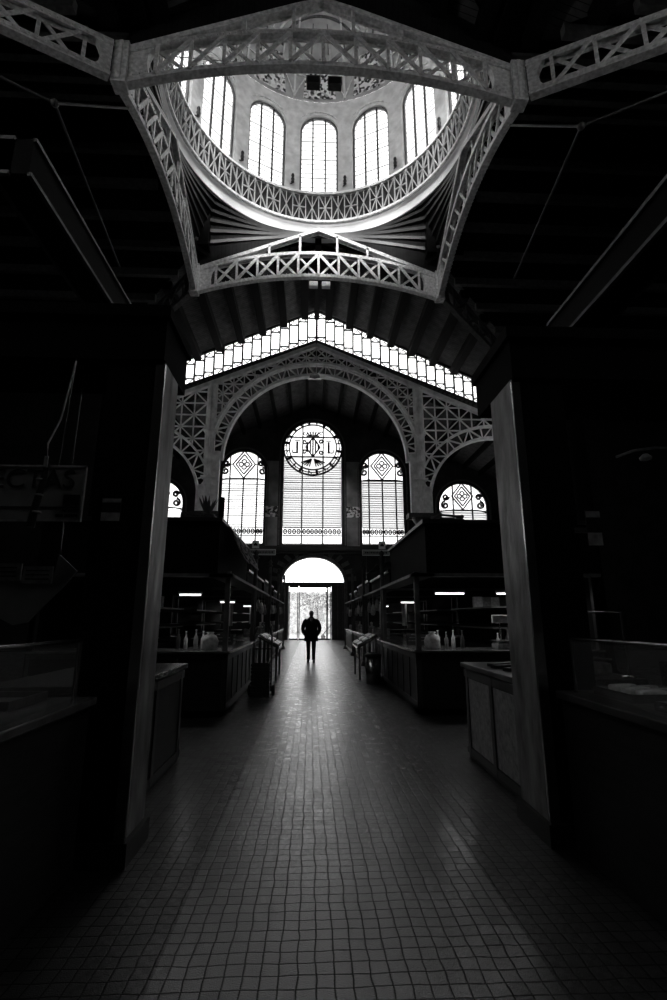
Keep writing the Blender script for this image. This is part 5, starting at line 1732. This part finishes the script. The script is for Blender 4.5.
coat = loft('overcoat', [(0, .0, .70, .25, .17), (0, 0, .74, .25, .175), (0, 0, .95, .235, .17), (0, 0, 1.12, .215, .155), (0, .005, 1.28, .22, .155), (0, .01, 1.38, .215, .145), (0, .015, 1.44, .17, .12), (0, .015, 1.49, .085, .085), (0, .015, 1.52, .07, .075)], 'coat', per)
for sg in (-1, 1):
    mb = MB(); pts = [(sg * .15, .015, 1.43), (sg * .22, .02, 1.36), (sg * .275, .04, 1.25), (sg * .30, .055, 1.13), (sg * .275, .0, 1.02), (sg * .22, -.08, .94), (sg * .19, -.1, .90)]
    rr_ = [.07, .082, .075, .07, .065, .06, .05]
    vs = []; n_ = 14
    for i, p in enumerate(pts):
        p = Vector(p); d = (Vector(pts[min(i + 1, 6)]) - Vector(pts[max(i - 1, 0)])).normalized(); a_ = d.cross(Vector((0, 1, 0))).normalized(); b_ = d.cross(a_)
        vs += [p + (a_ * math.cos(2 * PI * k / n_) + b_ * math.sin(2 * PI * k / n_)) * rr_[i] for k in range(n_)]
    mb.add(vs, [(i * n_ + k, i * n_ + (k + 1) % n_, (i + 1) * n_ + (k + 1) % n_, (i + 1) * n_ + k) for i in range(6) for k in range(n_)], True)
    mb.build('sleeve', 'coat', coat)
    MB().add([(sg * .03, -.150, 1.12), (sg * .11, -.145, 1.34), (sg * .06, -.10, 1.50), (sg * .02, -.12, 1.42)], [(0, 1, 2, 3)]).build('lapel', 'coat', coat)
    MB().box(sg * .13, sg * .23, -.165, -.13, .9, .95).build('pocket_flap', 'coat', coat)
    st = -.10 if sg > 0 else .08
    loft('trouser_leg', [(sg * .092, st + .02, .07, .06, .075), (sg * .092, st * .8 + .01, .3, .062, .075), (sg * .095, st * .5, .5, .072, .085), (sg * .095, st * .2, .75, .09, .1)], 'cloth', per, 16)
    mb = MB(); mb.ball((sg * .1, st - .05, .045), .05, 10, (.95, 2.7, .85)); mb.box(sg * .1 - .045, sg * .1 + .045, st - .17, st + .08, 0, .018); mb.build('shoe', 'leather', per)
MB().add([(-.045, -.125, 1.49), (.045, -.125, 1.49), (.0, -.158, 1.28)], [(0, 1, 2)]).build('shirt_front', 'shirt', per)
mb = MB(); mb.add([(-.014, -.135, 1.47), (.014, -.135, 1.47), (.022, -.16, 1.33), (0, -.165, 1.29), (-.022, -.16, 1.33)], [(0, 1, 2, 3, 4)]); mb.build('tie', 'black', per)
mb = MB(); mb.lathe([(.078, 1.47), (.082, 1.50), (.07, 1.54), (.066, 1.54), (.068, 1.49)], (0, .01, 0), 20); mb.build('collar', 'coat', per)
hd = MB()
prof = [(.0, 1.505), (.035, 1.51), (.052, 1.535), (.062, 1.57), (.07, 1.61), (.073, 1.65), (.068, 1.69), (.05, 1.72), (.02, 1.737), (.001, 1.74)]
n_ = 20; vs = []
for r_, z in prof:
    for k in range(n_):
        a = 2 * PI * k / n_; vs.append((r_ * math.cos(a), -.01 + r_ * 1.22 * math.sin(a) - (.01 if z < 1.6 else 0), z))
hd.add(vs, [(i * n_ + k, i * n_ + (k + 1) % n_, (i + 1) * n_ + (k + 1) % n_, (i + 1) * n_ + k) for i in range(len(prof) - 1) for k in range(n_)], True)
head = hd.build('face', 'skin', per)
MB().add([(-.012, -.105, 1.60), (.012, -.105, 1.60), (0, -.125, 1.605), (0, -.098, 1.645), (0, -.1, 1.59)], [(0, 1, 2), (0, 2, 3), (1, 2, 3), (0, 1, 4)]).build('nose', 'skin', head)
for sg in (-1, 1):
    MB().ball((sg * .027, -.088, 1.638), .011, 6).build('eye', 'black', head)
    MB().box(sg * .012, sg * .042, -.098, -.088, 1.655, 1.661).build('eyebrow', 'hair', head)
    MB().ball((sg * .074, -.005, 1.625), .022, 6, (.35, .7, 1.3)).build('ear', 'skin', head)
MB().box(-.022, .022, -.098, -.088, 1.566, 1.573).build('mouth', 'goods_d', head)
mb = MB(); vs = []
pr = [(.074, 1.60), (.08, 1.65), (.077, 1.69), (.06, 1.728), (.03, 1.748), (.001, 1.752)]
for r_, z in pr:
    for k in range(n_):
        a = 2 * PI * k / n_; s_ = math.sin(a)
        vs.append((r_ * math.cos(a), .004 + r_ * 1.22 * s_ * (1 if s_ > 0 else .86), z + (.07 * max(0, -s_) if z < 1.68 else 0)))
mb.add(vs, [(i * n_ + k, i * n_ + (k + 1) % n_, (i + 1) * n_ + (k + 1) % n_, (i + 1) * n_ + k) for i in range(len(pr) - 1) for k in range(n_)], True)
mb.build('hair', 'hair', per)
